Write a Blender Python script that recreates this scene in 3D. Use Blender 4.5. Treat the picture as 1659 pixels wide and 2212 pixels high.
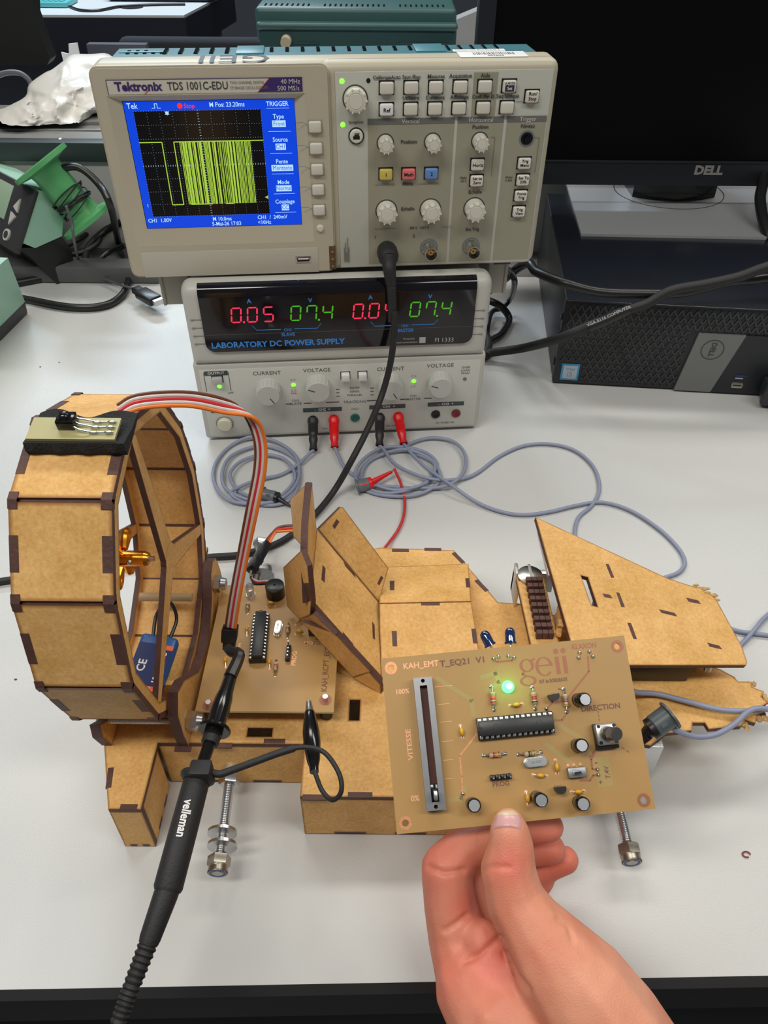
import bpy, bmesh, math, random
from mathutils import Vector, Matrix, geometry, noise
random.seed(7)
for o in list(bpy.data.objects): bpy.data.objects.remove(o)
SC = bpy.context.scene
COL = SC.collection
PI = math.pi
# ---------------------------------------------------------------- camera
PITCH, ROLL, CAM_H, FPX = 41.39, 0.5, 0.4231, 1662.0
a_, r_ = math.radians(PITCH), math.radians(ROLL)
fw = Vector((0, math.cos(a_), -math.sin(a_))); up0 = Vector((0, math.sin(a_), math.cos(a_))); rt0 = Vector((1, 0, 0))
rt = rt0*math.cos(r_) + up0*math.sin(r_); up = up0*math.cos(r_) - rt0*math.sin(r_)
CP = Vector((0, 0, CAM_H))
cd = bpy.data.cameras.new('camera'); cam = bpy.data.objects.new('camera', cd); COL.objects.link(cam)
cd.sensor_fit = 'VERTICAL'; cd.sensor_height = 24.0; cd.lens = FPX/2212*24.0; cd.clip_start = 0.01; cd.clip_end = 60
m_ = Matrix((rt, up, -fw)).transposed().to_4x4(); m_.translation = CP; cam.matrix_world = m_
SC.camera = cam
# ---------------------------------------------------------------- light
SC.view_settings.view_transform = 'Standard'; SC.view_settings.look = 'None'
SC.view_settings.exposure = 0.0; SC.view_settings.gamma = 1.0; SC.view_settings.use_curve_mapping = False
wd = bpy.data.worlds.new('room_light'); SC.world = wd; wd.use_nodes = True
wd.node_tree.nodes['Background'].inputs[0].default_value = (0.93, 0.96, 1.0, 1)
wd.node_tree.nodes['Background'].inputs[1].default_value = 0.12
def area(x, y, z, sx, sy, power, col=(1, 0.965, 0.885)):
    l = bpy.data.lights.new('ceiling_lamp', 'AREA'); l.shape = 'RECTANGLE'; l.size = sx; l.size_y = sy; l.energy = power; l.color = col
    o = bpy.data.objects.new('ceiling_lamp', l); COL.objects.link(o); o.location = (x, y, z); return o
area(-0.55, 1.35, 1.75, 1.2, 0.30, 13.5)
area(0.95, 1.35, 1.75, 1.2, 0.30, 13)
area(-0.75, -0.30, 1.75, 1.2, 0.30, 20)
area(0.95, -0.30, 1.75, 1.2, 0.30, 12.5)
area(-0.9, 3.1, 1.75, 1.2, 0.30, 60, (.72, .87, 1))
# ---------------------------------------------------------------- materials
def mat(name, col, rough=0.5, metal=0.0, bump=0.0, bscale=300, var=0.0, vscale=60, emit=None, estr=1.0, spec=0.5, trans=0.0, sss=0.0, coat=0.0):
    m = bpy.data.materials.new(name); m.use_nodes = True; nt = m.node_tree; p = nt.nodes['Principled BSDF']
    c = tuple(col)+(1,)
    p.inputs['Base Color'].default_value = c; p.inputs['Roughness'].default_value = rough; p.inputs['Metallic'].default_value = metal
    p.inputs['Specular IOR Level'].default_value = spec
    if trans: p.inputs['Transmission Weight'].default_value = trans
    if coat: p.inputs['Coat Weight'].default_value = coat
    if sss:
        p.inputs['Subsurface Weight'].default_value = sss; p.inputs['Subsurface Radius'].default_value = (1, .35, .2); p.inputs['Subsurface Scale'].default_value = 0.004
    if emit: p.inputs['Emission Color'].default_value = tuple(emit)+(1,); p.inputs['Emission Strength'].default_value = estr
    tc = nt.nodes.new('ShaderNodeTexCoord')
    if var:
        n = nt.nodes.new('ShaderNodeTexNoise'); n.inputs['Scale'].default_value = vscale; n.inputs['Detail'].default_value = 5
        nt.links.new(tc.outputs['Object'], n.inputs['Vector'])
        mx = nt.nodes.new('ShaderNodeMixRGB'); mx.blend_type = 'MIX'
        mx.inputs[1].default_value = tuple(v*(1-var) for v in col)+(1,); mx.inputs[2].default_value = tuple(min(1, v*(1+var)) for v in col)+(1,)
        nt.links.new(n.outputs['Fac'], mx.inputs[0]); nt.links.new(mx.outputs[0], p.inputs['Base Color'])
    if bump:
        n2 = nt.nodes.new('ShaderNodeTexNoise'); n2.inputs['Scale'].default_value = bscale; n2.inputs['Detail'].default_value = 3
        nt.links.new(tc.outputs['Object'], n2.inputs['Vector'])
        b = nt.nodes.new('ShaderNodeBump'); b.inputs['Strength'].default_value = bump; b.inputs['Distance'].default_value = 0.001
        nt.links.new(n2.outputs['Fac'], b.inputs['Height']); nt.links.new(b.outputs[0], p.inputs['Normal'])
    return m
def wood_mat():
    m = mat('mdf_board', (0.5, 0.3, 0.12), 0.62); nt = m.node_tree; p = nt.nodes['Principled BSDF']
    tc = nt.nodes.new('ShaderNodeTexCoord')
    def nz(s, d=6, r=.6):
        n = nt.nodes.new('ShaderNodeTexNoise'); n.inputs['Scale'].default_value = s; n.inputs['Detail'].default_value = d; n.inputs['Roughness'].default_value = r
        nt.links.new(tc.outputs['Object'], n.inputs['Vector']); return n
    a, b = nz(46, 8, .68), nz(520, 4)
    r = nt.nodes.new('ShaderNodeValToRGB'); r.color_ramp.elements[0].position = 0.3; r.color_ramp.elements[0].color = (0.63, 0.345, 0.090, 1)
    r.color_ramp.elements[1].position = 0.72; r.color_ramp.elements[1].color = (0.83, 0.49, 0.185, 1)
    nt.links.new(a.outputs['Fac'], r.inputs[0])
    m1 = nt.nodes.new('ShaderNodeMixRGB'); m1.blend_type = 'OVERLAY'; m1.inputs[0].default_value = 0.5
    nt.links.new(r.outputs[0], m1.inputs[1]); nt.links.new(b.outputs['Fac'], m1.inputs[2])
    at = nt.nodes.new('ShaderNodeAttribute'); at.attribute_name = 'burn'
    c = nz(70, 3)
    ad = nt.nodes.new('ShaderNodeMath'); ad.operation = 'MULTIPLY_ADD'; nt.links.new(at.outputs['Fac'], ad.inputs[0]); ad.inputs[1].default_value = 1.3
    sb = nt.nodes.new('ShaderNodeMath'); sb.operation = 'MULTIPLY_ADD'; nt.links.new(c.outputs['Fac'], sb.inputs[0]); sb.inputs[1].default_value = 0.7; sb.inputs[2].default_value = -0.65
    nt.links.new(sb.outputs[0], ad.inputs[2]); ad.use_clamp = True
    m2 = nt.nodes.new('ShaderNodeMixRGB'); m2.inputs[2].default_value = (0.30, 0.12, 0.025, 1)
    nt.links.new(ad.outputs[0], m2.inputs[0]); nt.links.new(m1.outputs[0], m2.inputs[1]); nt.links.new(m2.outputs[0], p.inputs['Base Color'])
    bp = nt.nodes.new('ShaderNodeBump'); bp.inputs['Strength'].default_value = 0.12; bp.inputs['Distance'].default_value = 0.0006
    nt.links.new(b.outputs['Fac'], bp.inputs['Height']); nt.links.new(bp.outputs[0], p.inputs['Normal'])
    return m
WOOD = wood_mat()
CHAR = mat('laser_charred_edge_and_gap_shade', (0.098, 0.042, 0.033), 0.6, bump=0.3, bscale=500, var=0.35, vscale=200)  # char on laser cut edges; its dark colour also serves as shade in duct joints
TORN = mat('torn_fibre', (0.58, 0.36, 0.15), 0.9, bump=1.0, bscale=500, var=.4, vscale=300)
BLACK = mat('black_plastic', (0.012, 0.012, 0.013), 0.35)
MBLACK = mat('matt_black_rubber', (0.016, 0.016, 0.017), 0.6, bump=.2, bscale=900)
GLOSSB = mat('glossy_black', (0.006, 0.006, 0.007), 0.12)
STEEL = mat('zinc_steel', (0.62, 0.63, 0.64), 0.28, 1.0, var=.15, vscale=300)
SOLDER = mat('solder', (0.7, 0.7, 0.68), 0.25, 1.0)
GOLDA = mat('gold_anodised_aluminium', (0.85, 0.36, 0.04), 0.25, 1.0)
BRASS = mat('brass', (0.75, 0.5, 0.15), 0.3, 1.0)
ALU = mat('brushed_aluminium', (0.72, 0.73, 0.73), 0.42, 1.0, bump=.2, bscale=600)
WHITE = mat('white_paint', (0.8, 0.8, 0.8), 0.5)
BLUEV = mat('blue_print', (0.03, 0.16, 0.45), 0.5, emit=(0.03, 0.2, 0.6), estr=0.25)
RED = mat('red_plastic', (0.75, 0.008, 0.012), 0.35)
GREYP = mat('grey_plastic', (0.16, 0.18, 0.20), 0.45)
GREYW = mat('grey_blue_wire', (0.27, 0.30, 0.42), 0.42)
BEIGE = mat('beige_plastic', (0.49, 0.45, 0.345), 0.42, bump=.08, bscale=1500)
BEIGE2 = mat('beige_grey_plastic', (0.60, 0.585, 0.53), 0.42, bump=.08, bscale=1500)
PANEL = mat('pale_green_grey_panel', (0.50, 0.51, 0.45), 0.45, bump=.06, bscale=1500)
PANELD = mat('warm_grey_panel', (0.32, 0.31, 0.235), 0.5)
INK = mat('dark_ink', (0.05, 0.05, 0.055), 0.6)
GINK = mat('grey_ink', (0.16, 0.16, 0.15), 0.6)
LEDG = mat('lit_green_led', (0.1, 0.9, 0.1), 0.3, emit=(0.16, 1.0, 0.02), estr=2.2)
KNOB = mat('ivory_plastic', (0.66, 0.64, 0.56), 0.4)
TEAL = mat('teal_plastic', (0.045, 0.17, 0.21), 0.42, bump=.08, bscale=1200)
# ---------------------------------------------------------------- pixel rays (photograph frame) -> world millimetres
def ray(u, v):
    return rt*((u-829.5)/FPX) + up*(-(v-1106.0)/FPX) + fw
def PZ(u, v, z=0.0):
    d = ray(u, v); return (CP + d*((z*.001-CP.z)/d.z))*1000
def PY(u, v, y):
    d = ray(u, v); return (CP + d*(y*.001/d.y))*1000
def PX(u, v, x):
    d = ray(u, v); return (CP + d*(x*.001/d.x))*1000
def PD(u, v, dist):
    return (CP + ray(u, v)*(dist*.001))*1000
def PP(u, v, o, n):
    d = ray(u, v); t = (Vector(o)*.001-CP).dot(n)/d.dot(n); return (CP+d*t)*1000
# ---------------------------------------------------------------- mesh builder (all lengths in millimetres)
W = Matrix.Identity(4)
def frame(o, x, y, z):
    m = Matrix((Vector(x), Vector(y), Vector(z))).transposed().to_4x4(); m.translation = Vector(o); return m
def along(p, q):
    p, q = Vector(p), Vector(q); z = (q-p).normalized(); x = z.orthogonal().normalized(); y = z.cross(x); return frame(p, x, y, z)
def offset2(poly, d):
    n = len(poly); out = []
    ar = sum(poly[i][0]*poly[(i+1) % n][1]-poly[(i+1) % n][0]*poly[i][1] for i in range(n))
    s = 1 if ar > 0 else -1
    for i in range(n):
        p0, p1, p2 = Vector(poly[i-1][:2]), Vector(poly[i][:2]), Vector(poly[(i+1) % n][:2])
        e1, e2 = (p1-p0), (p2-p1)
        if e1.length < 1e-6 or e2.length < 1e-6: out.append(tuple(p1)); continue
        e1.normalize(); e2.normalize()
        n1, n2 = Vector((-e1.y, e1.x))*s, Vector((-e2.y, e2.x))*s
        b = n1+n2
        if b.length < 1e-4: out.append(tuple(p1+n1*d)); continue
        b.normalize(); k = d/max(0.45, b.dot(n1)); out.append(tuple(p1+b*k))
    return out
class B:
    def __init__(s, F=None): s.F = F or W; s.v = []; s.f = []; s.m = []; s.b = []
    def add(s, vs, fs, mi=0, F=None, burn=None):
        k = len(s.v); G = s.F @ F if F is not None else s.F
        s.v += [G @ Vector(p) for p in vs]
        for i, f in enumerate(fs):
            s.f.append([j+k for j in f]); s.m.append(mi if isinstance(mi, int) else mi[i]); s.b.append(burn[i] if burn else [0]*len(f))
    def _bm(s, bm, mi, F): 
        bm.verts.index_update(); s.add([tuple(v.co) for v in bm.verts], [[v.index for v in f.verts] for f in bm.faces], mi, F); bm.free()
    def box(s, x0, x1, y0, y1, z0, z1, bev=0, seg=2, mi=0, F=None):
        bm = bmesh.new(); bmesh.ops.create_cube(bm, size=1)
        for v in bm.verts: v.co = ((x0+x1)/2+v.co.x*(x1-x0), (y0+y1)/2+v.co.y*(y1-y0), (z0+z1)/2+v.co.z*(z1-z0))
        if bev: bmesh.ops.bevel(bm, geom=bm.edges[:], offset=bev, segments=seg, affect='EDGES', profile=.5)
        s._bm(bm, mi, F)
    def cone(s, p, q, r0, r1=None, n=20, mi=0, caps=True):
        r1 = r0 if r1 is None else r1; G = along(p, q); L = (Vector(q)-Vector(p)).length
        s.lathe([(0, 0), (r0, 0), (r1, L), (0, L)] if caps else [(r0, 0), (r1, L)], G, n, mi)
    def cyl(s, x, y, z0, z1, r, r1=None, n=20, mi=0): s.cone((x, y, z0), (x, y, z1), r, r1, n, mi)
    def lathe(s, prof, F=None, n=24, mi=0, ph=0, ell=1.0):
        vs, fs = [], []
        for (r, z) in prof:
            if r < 1e-6: vs.append([len(vs), 1, (0, 0, z)])
            else: vs.append([0, n, [(r*math.cos(ph+2*PI*i/n), ell*r*math.sin(ph+2*PI*i/n), z) for i in range(n)]])
        V, idx = [], []
        for e in vs:
            if e[1] == 1: idx.append([len(V)]); V.append(e[2])
            else: idx.append(list(range(len(V), len(V)+n))); V += e[2]
        for a, b in zip(idx[:-1], idx[1:]):
            for i in range(n):
                j = (i+1) % n
                if len(a) == 1 and len(b) == 1: continue
                if len(a) == 1: fs.append([a[0], b[j], b[i]])
                elif len(b) == 1: fs.append([a[i], a[j], b[0]])
                else: fs.append([a[i], a[j], b[j], b[i]])
        s.add(V, fs, mi, F)
    def sph(s, c, r, n=14, mi=0, sc=(1, 1, 1), F=None):
        bm = bmesh.new(); bmesh.ops.create_uvsphere(bm, u_segments=n, v_segments=max(6, n//2+2), radius=r)
        for v in bm.verts: v.co = (c[0]+v.co.x*sc[0], c[1]+v.co.y*sc[1], c[2]+v.co.z*sc[2])
        s._bm(bm, mi, F)
    def tube(s, pts, r, n=10, mi=0, res=6, closed=False, caps=True, rf=None, flat=None):
        P = smooth(pts, res, closed) if res > 1 else [Vector(p) for p in pts]
        N = len(P); V = []; fs = []
        t0 = (P[1]-P[0]).normalized(); nrm = t0.orthogonal().normalized()
        if flat is not None: nrm = Vector(flat)
        for i in range(N):
            t = (P[(i+1) % N]-P[i-1]) if (closed or 0 < i < N-1) else (P[1]-P[0] if i == 0 else P[-1]-P[-2])
            t.normalize(); nrm = (nrm-t*nrm.dot(t)); nrm = nrm.normalized() if nrm.length > 1e-5 else t.orthogonal().normalized(); bn = t.cross(nrm)
            rr = r if rf is None else rf(i/(N-1))
            V += [P[i]+nrm*rr*math.cos(2*PI*k/n)+bn*rr*math.sin(2*PI*k/n) for k in range(n)]
        for i in range(N if closed else N-1):
            a, b = i*n, ((i+1) % N)*n
            for k in range(n): fs.append([a+k, a+(k+1) % n, b+(k+1) % n, b+k])
        if caps and not closed: fs.append(list(range(n))[::-1]); fs.append([(N-1)*n+k for k in range(n)])
        s.add(V, fs, mi)
    def merge(s, o, k):
        n = len(s.v); s.v += o.v; s.f += [[j+n for j in f] for f in o.f]; s.m += [m+k for m in o.m]; s.b += o.b
    def poly(s, outer, z0, z1, holes=(), mi=0, me=None, F=None, rim=0, back=True):
        """extruded polygon; mi = faces, me = edge material, rim = width of the scorched rim"""
        me = mi if me is None else me
        loops = [list(outer)]+[list(h) for h in holes]
        def tess(ls): return geometry.tessellate_polygon([[Vector((p[0], p[1], 0)) for p in l] for l in ls])
        if rim:
            inner = [offset2(loops[0], rim)]+[offset2(l, -rim) for l in loops[1:]]
            for l, q in zip(loops, inner):
                n = len(l); V = [(p[0], p[1], z1) for p in l]+[(p[0], p[1], z1) for p in q]
                s.add(V, [[i, (i+1) % n, n+(i+1) % n, n+i] for i in range(n)], mi, F, burn=[[1, 1, 0, 0]]*n)
            fl = [p for l in inner for p in l]; s.add([(p[0], p[1], z1) for p in fl], [list(t) for t in tess(inner)], mi, F)
        else:
            fl = [p for l in loops for p in l]; s.add([(p[0], p[1], z1) for p in fl], [list(t) for t in tess(loops)], mi, F)
        if back: fl = [p for l in loops for p in l]; s.add([(p[0], p[1], z0) for p in fl], [list(t)[::-1] for t in tess(loops)], mi, F)
        for l in loops:
            n = len(l); s.add([(p[0], p[1], z0) for p in l]+[(p[0], p[1], z1) for p in l], [[i, (i+1) % n, n+(i+1) % n, n+i] for i in range(n)], me, F)
    def text(s, t, x, y, size, z=0.1, mi=0, al='CENTER', F=None, bold=0, rot=0, sx=1.0, shear=0, sp=1.0, wid=0):
        me = textmesh(t, al, bold, shear, sp)
        if wid: xs = [p[0] for p in me[0]]; sx = wid/((max(xs)-min(xs))*size)
        c, sn = math.cos(rot), math.sin(rot)
        vs = []
        for (px, py) in me[0]:
            px, py = px*size*sx, py*size; vs.append((x+px*c-py*sn, y+px*sn+py*c, z))
        s.add(vs, me[1], mi, F)
TC = {}
def textmesh(t, al, bold, shear, sp):
    k = (t, al, bold, shear, sp)
    if k not in TC:
        cu = bpy.data.curves.new('txt', 'FONT'); cu.body = t; cu.size = 1; cu.align_x = al; cu.align_y = 'CENTER'; cu.offset = bold; cu.shear = shear; cu.space_character = sp; cu.resolution_u = 2
        o = bpy.data.objects.new('txt', cu); me = bpy.data.meshes.new_from_object(o)
        TC[k] = ([(v.co.x, v.co.y) for v in me.vertices], [list(p.vertices) for p in me.polygons])
        bpy.data.objects.remove(o); bpy.data.curves.remove(cu); bpy.data.meshes.remove(me)
    return TC[k]
def smooth(pts, res=6, closed=False):
    P = [Vector(p) for p in pts]; n = len(P); out = []
    for i in range(n if closed else n-1):
        p0 = P[(i-1) % n] if (closed or i > 0) else P[0]*2-P[1]; p1 = P[i]; p2 = P[(i+1) % n]
        p3 = P[(i+2) % n] if (closed or i < n-2) else P[-1]*2-P[-2]
        for k in range(res):
            t = k/res; out.append(0.5*((2*p1)+(p2-p0)*t+(2*p0-5*p1+4*p2-p3)*t*t+(3*p1-p0-3*p2+p3)*t**3))
    if not closed: out.append(P[-1])
    return out
ROOT = {}
def obj(name, b, mats, parent=None, label=None, sm=38, stuff=False):
    me = bpy.data.meshes.new(name); off = ROOT.get(parent.name, Vector()) if parent else Vector()
    me.from_pydata([tuple(v*.001-off) for v in b.v], [], b.f)
    for m in (mats if isinstance(mats, (list, tuple)) else [mats]): me.materials.append(m)
    me.polygons.foreach_set('material_index', b.m)
    ca = me.color_attributes.new('burn', 'FLOAT_COLOR', 'CORNER')
    if any(any(x) for x in b.b):
        fl = [c for f in b.b for x in f for c in (x, x, x, 1.0)]; ca.data.foreach_set('color', fl)
    else: me.color_attributes.remove(ca)
    bm = bmesh.new(); bm.from_mesh(me); bmesh.ops.remove_doubles(bm, verts=bm.verts, dist=1e-6); bmesh.ops.recalc_face_normals(bm, faces=bm.faces); bm.to_mesh(me); bm.free()
    me.polygons.foreach_set('use_smooth', [True]*len(me.polygons)); me.set_sharp_from_angle(angle=math.radians(sm))
    o = bpy.data.objects.new(name, me); COL.objects.link(o)
    if parent: o.parent = parent; ROOT[o.name] = off
    if label: o['label'] = label
    if stuff: o['kind'] = 'stuff'
    return o
def thing(name, label, cat, loc=(0, 0, 0), group=None):
    o = bpy.data.objects.new(name, None); COL.objects.link(o); o.empty_display_size = .02
    o.location = Vector(loc)*.001; ROOT[o.name] = Vector(loc)*.001; o['label'] = label; o['category'] = cat
    if group: o['group'] = group
    return o
def tag(o, label, cat, group=None):
    o['label'] = label; o['category'] = cat
    if group: o['group'] = group
    return o
def struct(o): o['kind'] = 'structure'; return o
def hexn(b, p, q, r, mi=0): # hex nut / bolt head between p and q, r across corners /2
    G = along(p, q); L = (Vector(q)-Vector(p)).length
    b.lathe([(0, 0), (r*.9, 0), (r, .12*L), (r, .85*L), (r*.85, L), (0, L)], G, 6, mi)
def screwrod(b, p, q, r, pitch=1.0, mi=0, n=14):
    G = along(p, q); L = (Vector(q)-Vector(p)).length; k = int(L/pitch); pr = [(0, 0)]
    for i in range(k): pr += [(r*.84, i*pitch), (r, i*pitch+pitch*.5)]
    pr += [(r*.84, L), (0, L)]; b.lathe(pr, G, n, mi)
# ================================================================ room and benches
DARKF = mat('dark_floor', (0.02, 0.021, 0.026), 0.5, var=.3, vscale=6)
b = B(); b.box(-3500, 3500, -1500, 6500, -775, -760); struct(obj('floor', b, DARKF))
b = B(); b.box(-3500, 3500, 6480, 6500, -760, 2400); struct(obj('wall_back', b, mat('wall_paint', (.10, .105, .12), .8, var=.1, vscale=3)))
def desk_mat():
    m = mat('pale_grey_laminate', (0.60, 0.605, 0.60), 0.36, bump=0.22, bscale=1100, var=.035, vscale=3, spec=.5); return m
LAM = desk_mat()
t = thing('lab_bench', 'pale grey laminate lab bench with a black front edge, carrying everything', 'bench', (0, 530, -30))
RZ = Matrix.Rotation(math.radians(1.4), 4, 'Z')
def PZ2(u, v, z=0): return PZ(u, v, z)
p0, p1 = PZ(200, 2150), PZ(1659, 2123); sl = (p1.y-p0.y)/(p1.x-p0.x)
yl = lambda x: p0.y+sl*(x-p0.x)
o = [(-1000, yl(-1000)+3), (1100, yl(1100)+3), (1100, 936), (-1000, 936)]
b = B(); b.poly(o, -28, 0); obj('tabletop', b, LAM, t)
b = B(); e = [(-1000, yl(-1000)-2), (1100, yl(1100)-2), (1100, yl(1100)+3), (-1000, yl(-1000)+3)]; b.poly(e, -30, .4, F=None); obj('edge_band', b, mat('black_edge_band', (.012, .012, .013), .25), t, 'glossy black edge band')
for x in (-950, 1050): b = B(); b.box(x-25, x+25, 250, 850, -760, -28); obj('leg', b, BLACK, t)
GP = mat('grey_steel_panel', (.22, .22, .215), .5, bump=.1)
t2 = thing('cable_trunking', 'dark grey metal cable trunking running along the rear of the bench', 'trunking', (0, 1080, 0))
b = B(); b.box(-1000, 1100, 1030, 1038, -28, 108); obj('front_panel', b, mat('light_grey_panel', (.42, .42, .41), .5), t2)
b = B(); b.box(-1000, 1100, 938, 1030, -40, -6); obj('floor_tray', b, mat('mid_grey_tray', (.16, .16, .16), .5), t2)
b = B(); b.box(-1000, 1100, 1024, 1044, 108, 131, 1.5); obj('front_rail', b, mat('dark_green_grey_rail', (.03, .042, .045), .45), t2)
b = B(); b.box(-1000, 1100, 1044, 1190, -28, 128, 1)
b.box(-1000, 1100, 1084, 1089, 127, 130, .5); b.box(-1000, 1100, 1112, 1190, 127, 133, .8)
obj('lid', b, GP, t2)
b = B(); c = PZ(130, 303, 129); b.lathe([(0, 3), (2.5, 2.6), (5, 0), (0, 0)], frame(c, (1, 0, 0), (0, 1, 0), (0, 0, 1))); obj('screw', b, STEEL, t2)
b = B(); P = [PZ(88, 308, 128.6), PZ(120, 308, 128.6), PZ(113, 301, 128.6)]
b.add(P, [[0, 1, 2]]); obj('warning_sticker', b, mat('orange_sticker', (.75, .33, .03), .5), t2)
# facing bench (other side of the trunking)
t = thing('facing_bench', 'second pale bench on the far side of the cable trunking', 'bench', (0, 1500, -30))
b = B(); b.box(-1400, 1400, 1192, 1725, -28, 0); obj('tabletop', b, LAM, t)
b = B(); b.box(-1400, 1400, 1725, 1730, -30, 1); obj('edge_band', b, BLACK, t)
for x in (-1300, 1300): b = B(); b.box(x-25, x+25, 1200, 1600, -760, -28); obj('leg', b, BLACK, t)
t = thing('far_bench', 'white topped bench with a thick dark front, furthest away at top left', 'bench', (-800, 2900, -40))
ang = math.radians(0)
b = B(); b.poly([(-1090, 2770), (-630, 2785), (-560, 3300), (-1250, 3300)], -6, 0); obj('tabletop', b, LAM, t)
b = B(); b.poly([(-1092, 2764), (-626, 2780), (-555, 3300), (-1255, 3300)], -95, -6); obj('apron', b, mat('navy_black_panel', (.012, .016, .028), .5), t)
for x, y in ((-1160, 3220), (-620, 3220), (-1045, 2865), (-675, 2865)): b = B(); b.box(x-18, x+18, y-18, y+18, -760, -95); obj('leg', b, GREYP, t)
b = B(); c = PZ(114, 6, 8)
b.box(c.x-60, c.x+60, c.y-45, c.y+70, 1, 16, 4)
for i in range(6):
    for j in range(3): b.box(c.x-50+i*17, c.x-38+i*17, c.y-35+j*32, c.y-13+j*32, 15, 19, 1)
tag(obj('keypad', b, mat('turquoise_plastic', (.10, .42, .45), .4)), 'small turquoise keypad lying on the far white bench', 'keypad')
b = B(); b.tube([PZ(u, v, 4) for u, v in ((150, 14), (175, 22), (215, 22), (260, 14), (330, 10), (400, 9))], 4); tag(obj('dark_cord', b, BLACK), 'thin dark cord winding across the far white bench', 'cable')
b = B(); b.cyl(*PZ(285, 16, 0).xy, 0, 3, 36); tag(obj('cable_grommet', b, BLACK), 'round black cable grommet set in the far white bench', 'grommet')
b = B(); c = PZ(330, 4, 0); b.box(c.x-150, c.x+210, c.y-5, c.y+150, 1, 75, 12); tag(obj('equipment_case', b, mat('dark_blue_case', (.012, .022, .05), .5)), 'dark blue equipment case at the back of the far white bench', 'case')
# dark seat under the far bench with papers
t = thing('office_chair', 'black office chair pushed in front of the far bench', 'chair', (-420, 2150, -760))
b = B(); b.box(-620, -180, 2080, 2500, -330, -270, 25, 3); obj('seat', b, mat('dark_fabric', (.014, .015, .022), .9), t)
b = B(); b.box(-640, -200, 2080, 2130, -250, 60, 20, 3); obj('backrest', b, mat('dark_fabric2', (.012, .014, .022), .9), t)
b = B(); b.cone((-400, 2290, -700), (-400, 2290, -330), 25); obj('post', b, BLACK, t)
b = B()
for k in range(5): b.cone((-400, 2290, -700), (-400+300*math.cos(k*1.257), 2290+300*math.sin(k*1.257), -740), 22, 14)
obj('base', b, BLACK, t)
# papers and grey bin seen below the far bench
b = B(); q = [PY(u, v, 1690) for u, v in ((133, 112), (150, 116), (149, 94), (168, 92), (171, 130), (143, 140))]; q[4].z = q[5].z = .3
b.poly([(p.x, p.z) for p in q], 0, 3, F=frame((0, 1690, 0), (1, 0, 0), (0, 0, 1), (0, -1, 0))); tag(obj('folded_paper', b, WHITE), 'folded white paper standing behind the trunking at upper left', 'paper')
b = B(); p = PY(185, 95, 1680); q = PY(320, 125, 1680); b.box(p.x, q.x, 1680, 1700, .3, p.z, 2); tag(obj('grey_board', b, mat('slate_board', (.05, .052, .075), .7)), 'slate grey board standing behind the bench above the white bag', 'board')
TEAL2 = mat('grey_teal', (.035, .10, .10), .4)
# second oscilloscope seen from behind
t = thing('teal_oscilloscope', 'teal instrument seen from behind at the top of the picture', 'oscilloscope', (-50, 1500, 0))
x0, x1 = PY(552, 50, 1440).x, PY(986, 50, 1440).x; zA, zB, zC = PY(760, 17, 1440).z, PY(760, 48, 1440).z, PY(760, 97, 1440).z
b = B(); b.box(x0, x1, 1440, 1560, zC, zA, 7, 3); 
for i in range(34):
    if i in (9, 10, 23, 24): continue
    b.box(x0+14+i*(x1-x0-28)/34, x0+17+i*(x1-x0-28)/34, 1454, 1475, zA-3, zA+.4, mi=1)
obj('upper_shell', b, [TEAL2, GLOSSB], t)
b = B(); b.box(x0+4, x1+1, 1432, 1560, 10, zB-4, 7, 3)
for i in range(4): b.box(x0+60, x0+100, 1430, 1434, zB-30-i*10, zB-27-i*10, 1); b.box(x1-90, x1-10, 1430, 1434, zB-30-i*10, zB-26-i*10, 1)
obj('lower_shell', b, mat('dark_teal', (.018, .062, .062), .45), t)
b = B(); b.box(x0+2, x1+2, 1426, 1470, zB-10, zB+1, 5, 3); obj('rear_lip', b, TEAL2, t)
b = B(); q = PY(618, 88, 1425); b.cone((q.x, 1440, q.z), (q.x, 1412, q.z-1), 9, 8, 16); obj('rear_foot', b, mat('ivory_rubber', (.5, .42, .3), .5), t)
b = B(); b.box(x0+6, x1-6, 1560, 1600, 12, zA-3, 8); obj('front_bezel', b, BEIGE, t)
# black screen seen from its back, top left
t = thing('black_monitor', 'black monitor seen from behind at the top left corner', 'monitor', (-700, 1350, 0))
q = [PY(u, v, 1300) for u, v in ((-260, -200), (60, -200), (72, 30), (108, 128), (102, 140), (-260, 150))]
b = B(); b.poly([(p.x, p.z) for p in q], -30, 0, F=frame((0, 1300, 0), (1, 0, 0), (0, 0, 1), (0, -1, 0))); obj('rear_cover', b, mat('soft_black', (.007, .007, .007), .55), t)
b = B(); b.box(-760, -700, 1330, 1360, 0, 150); b.box(-830, -630, 1290, 1440, 0, 10, 3); obj('stand', b, BLACK, t)
b = B(); b.tube([PY(u, v, 1500) for u, v in ((-10, 165), (15, 157), (42, 158), (60, 170), (68, 185))], 4.5, 8); tag(obj('grey_cable_arc', b, mat('pale_grey_cable', (.2, .2, .21), .5)), 'pale grey cable arching over the facing bench at far left', 'cable')
b = B(); b.box(-860, -800, 1480, 1520, .5, 22, 3); p = PZ(3, 215, 0); b.box(p.x-90, p.x-2, p.y-250, p.y-60, .5, 85, 6); tag(obj('teal_box', b, mat('dark_slate_plastic', (.03, .05, .06), .5)), 'dark slate box on the facing bench at the left border', 'box')
b = B(); p = PZ(22, 176, 0); q = PZ(66, 176, 0); b.box(p.x, q.x, 1700, 1724, .5, 18, 1); tag(obj('paper_stack', b, mat('pinkish_paper', (.45, .38, .36), .8)), 'low pinkish paper stack at the end of the facing bench', 'paper')
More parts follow.
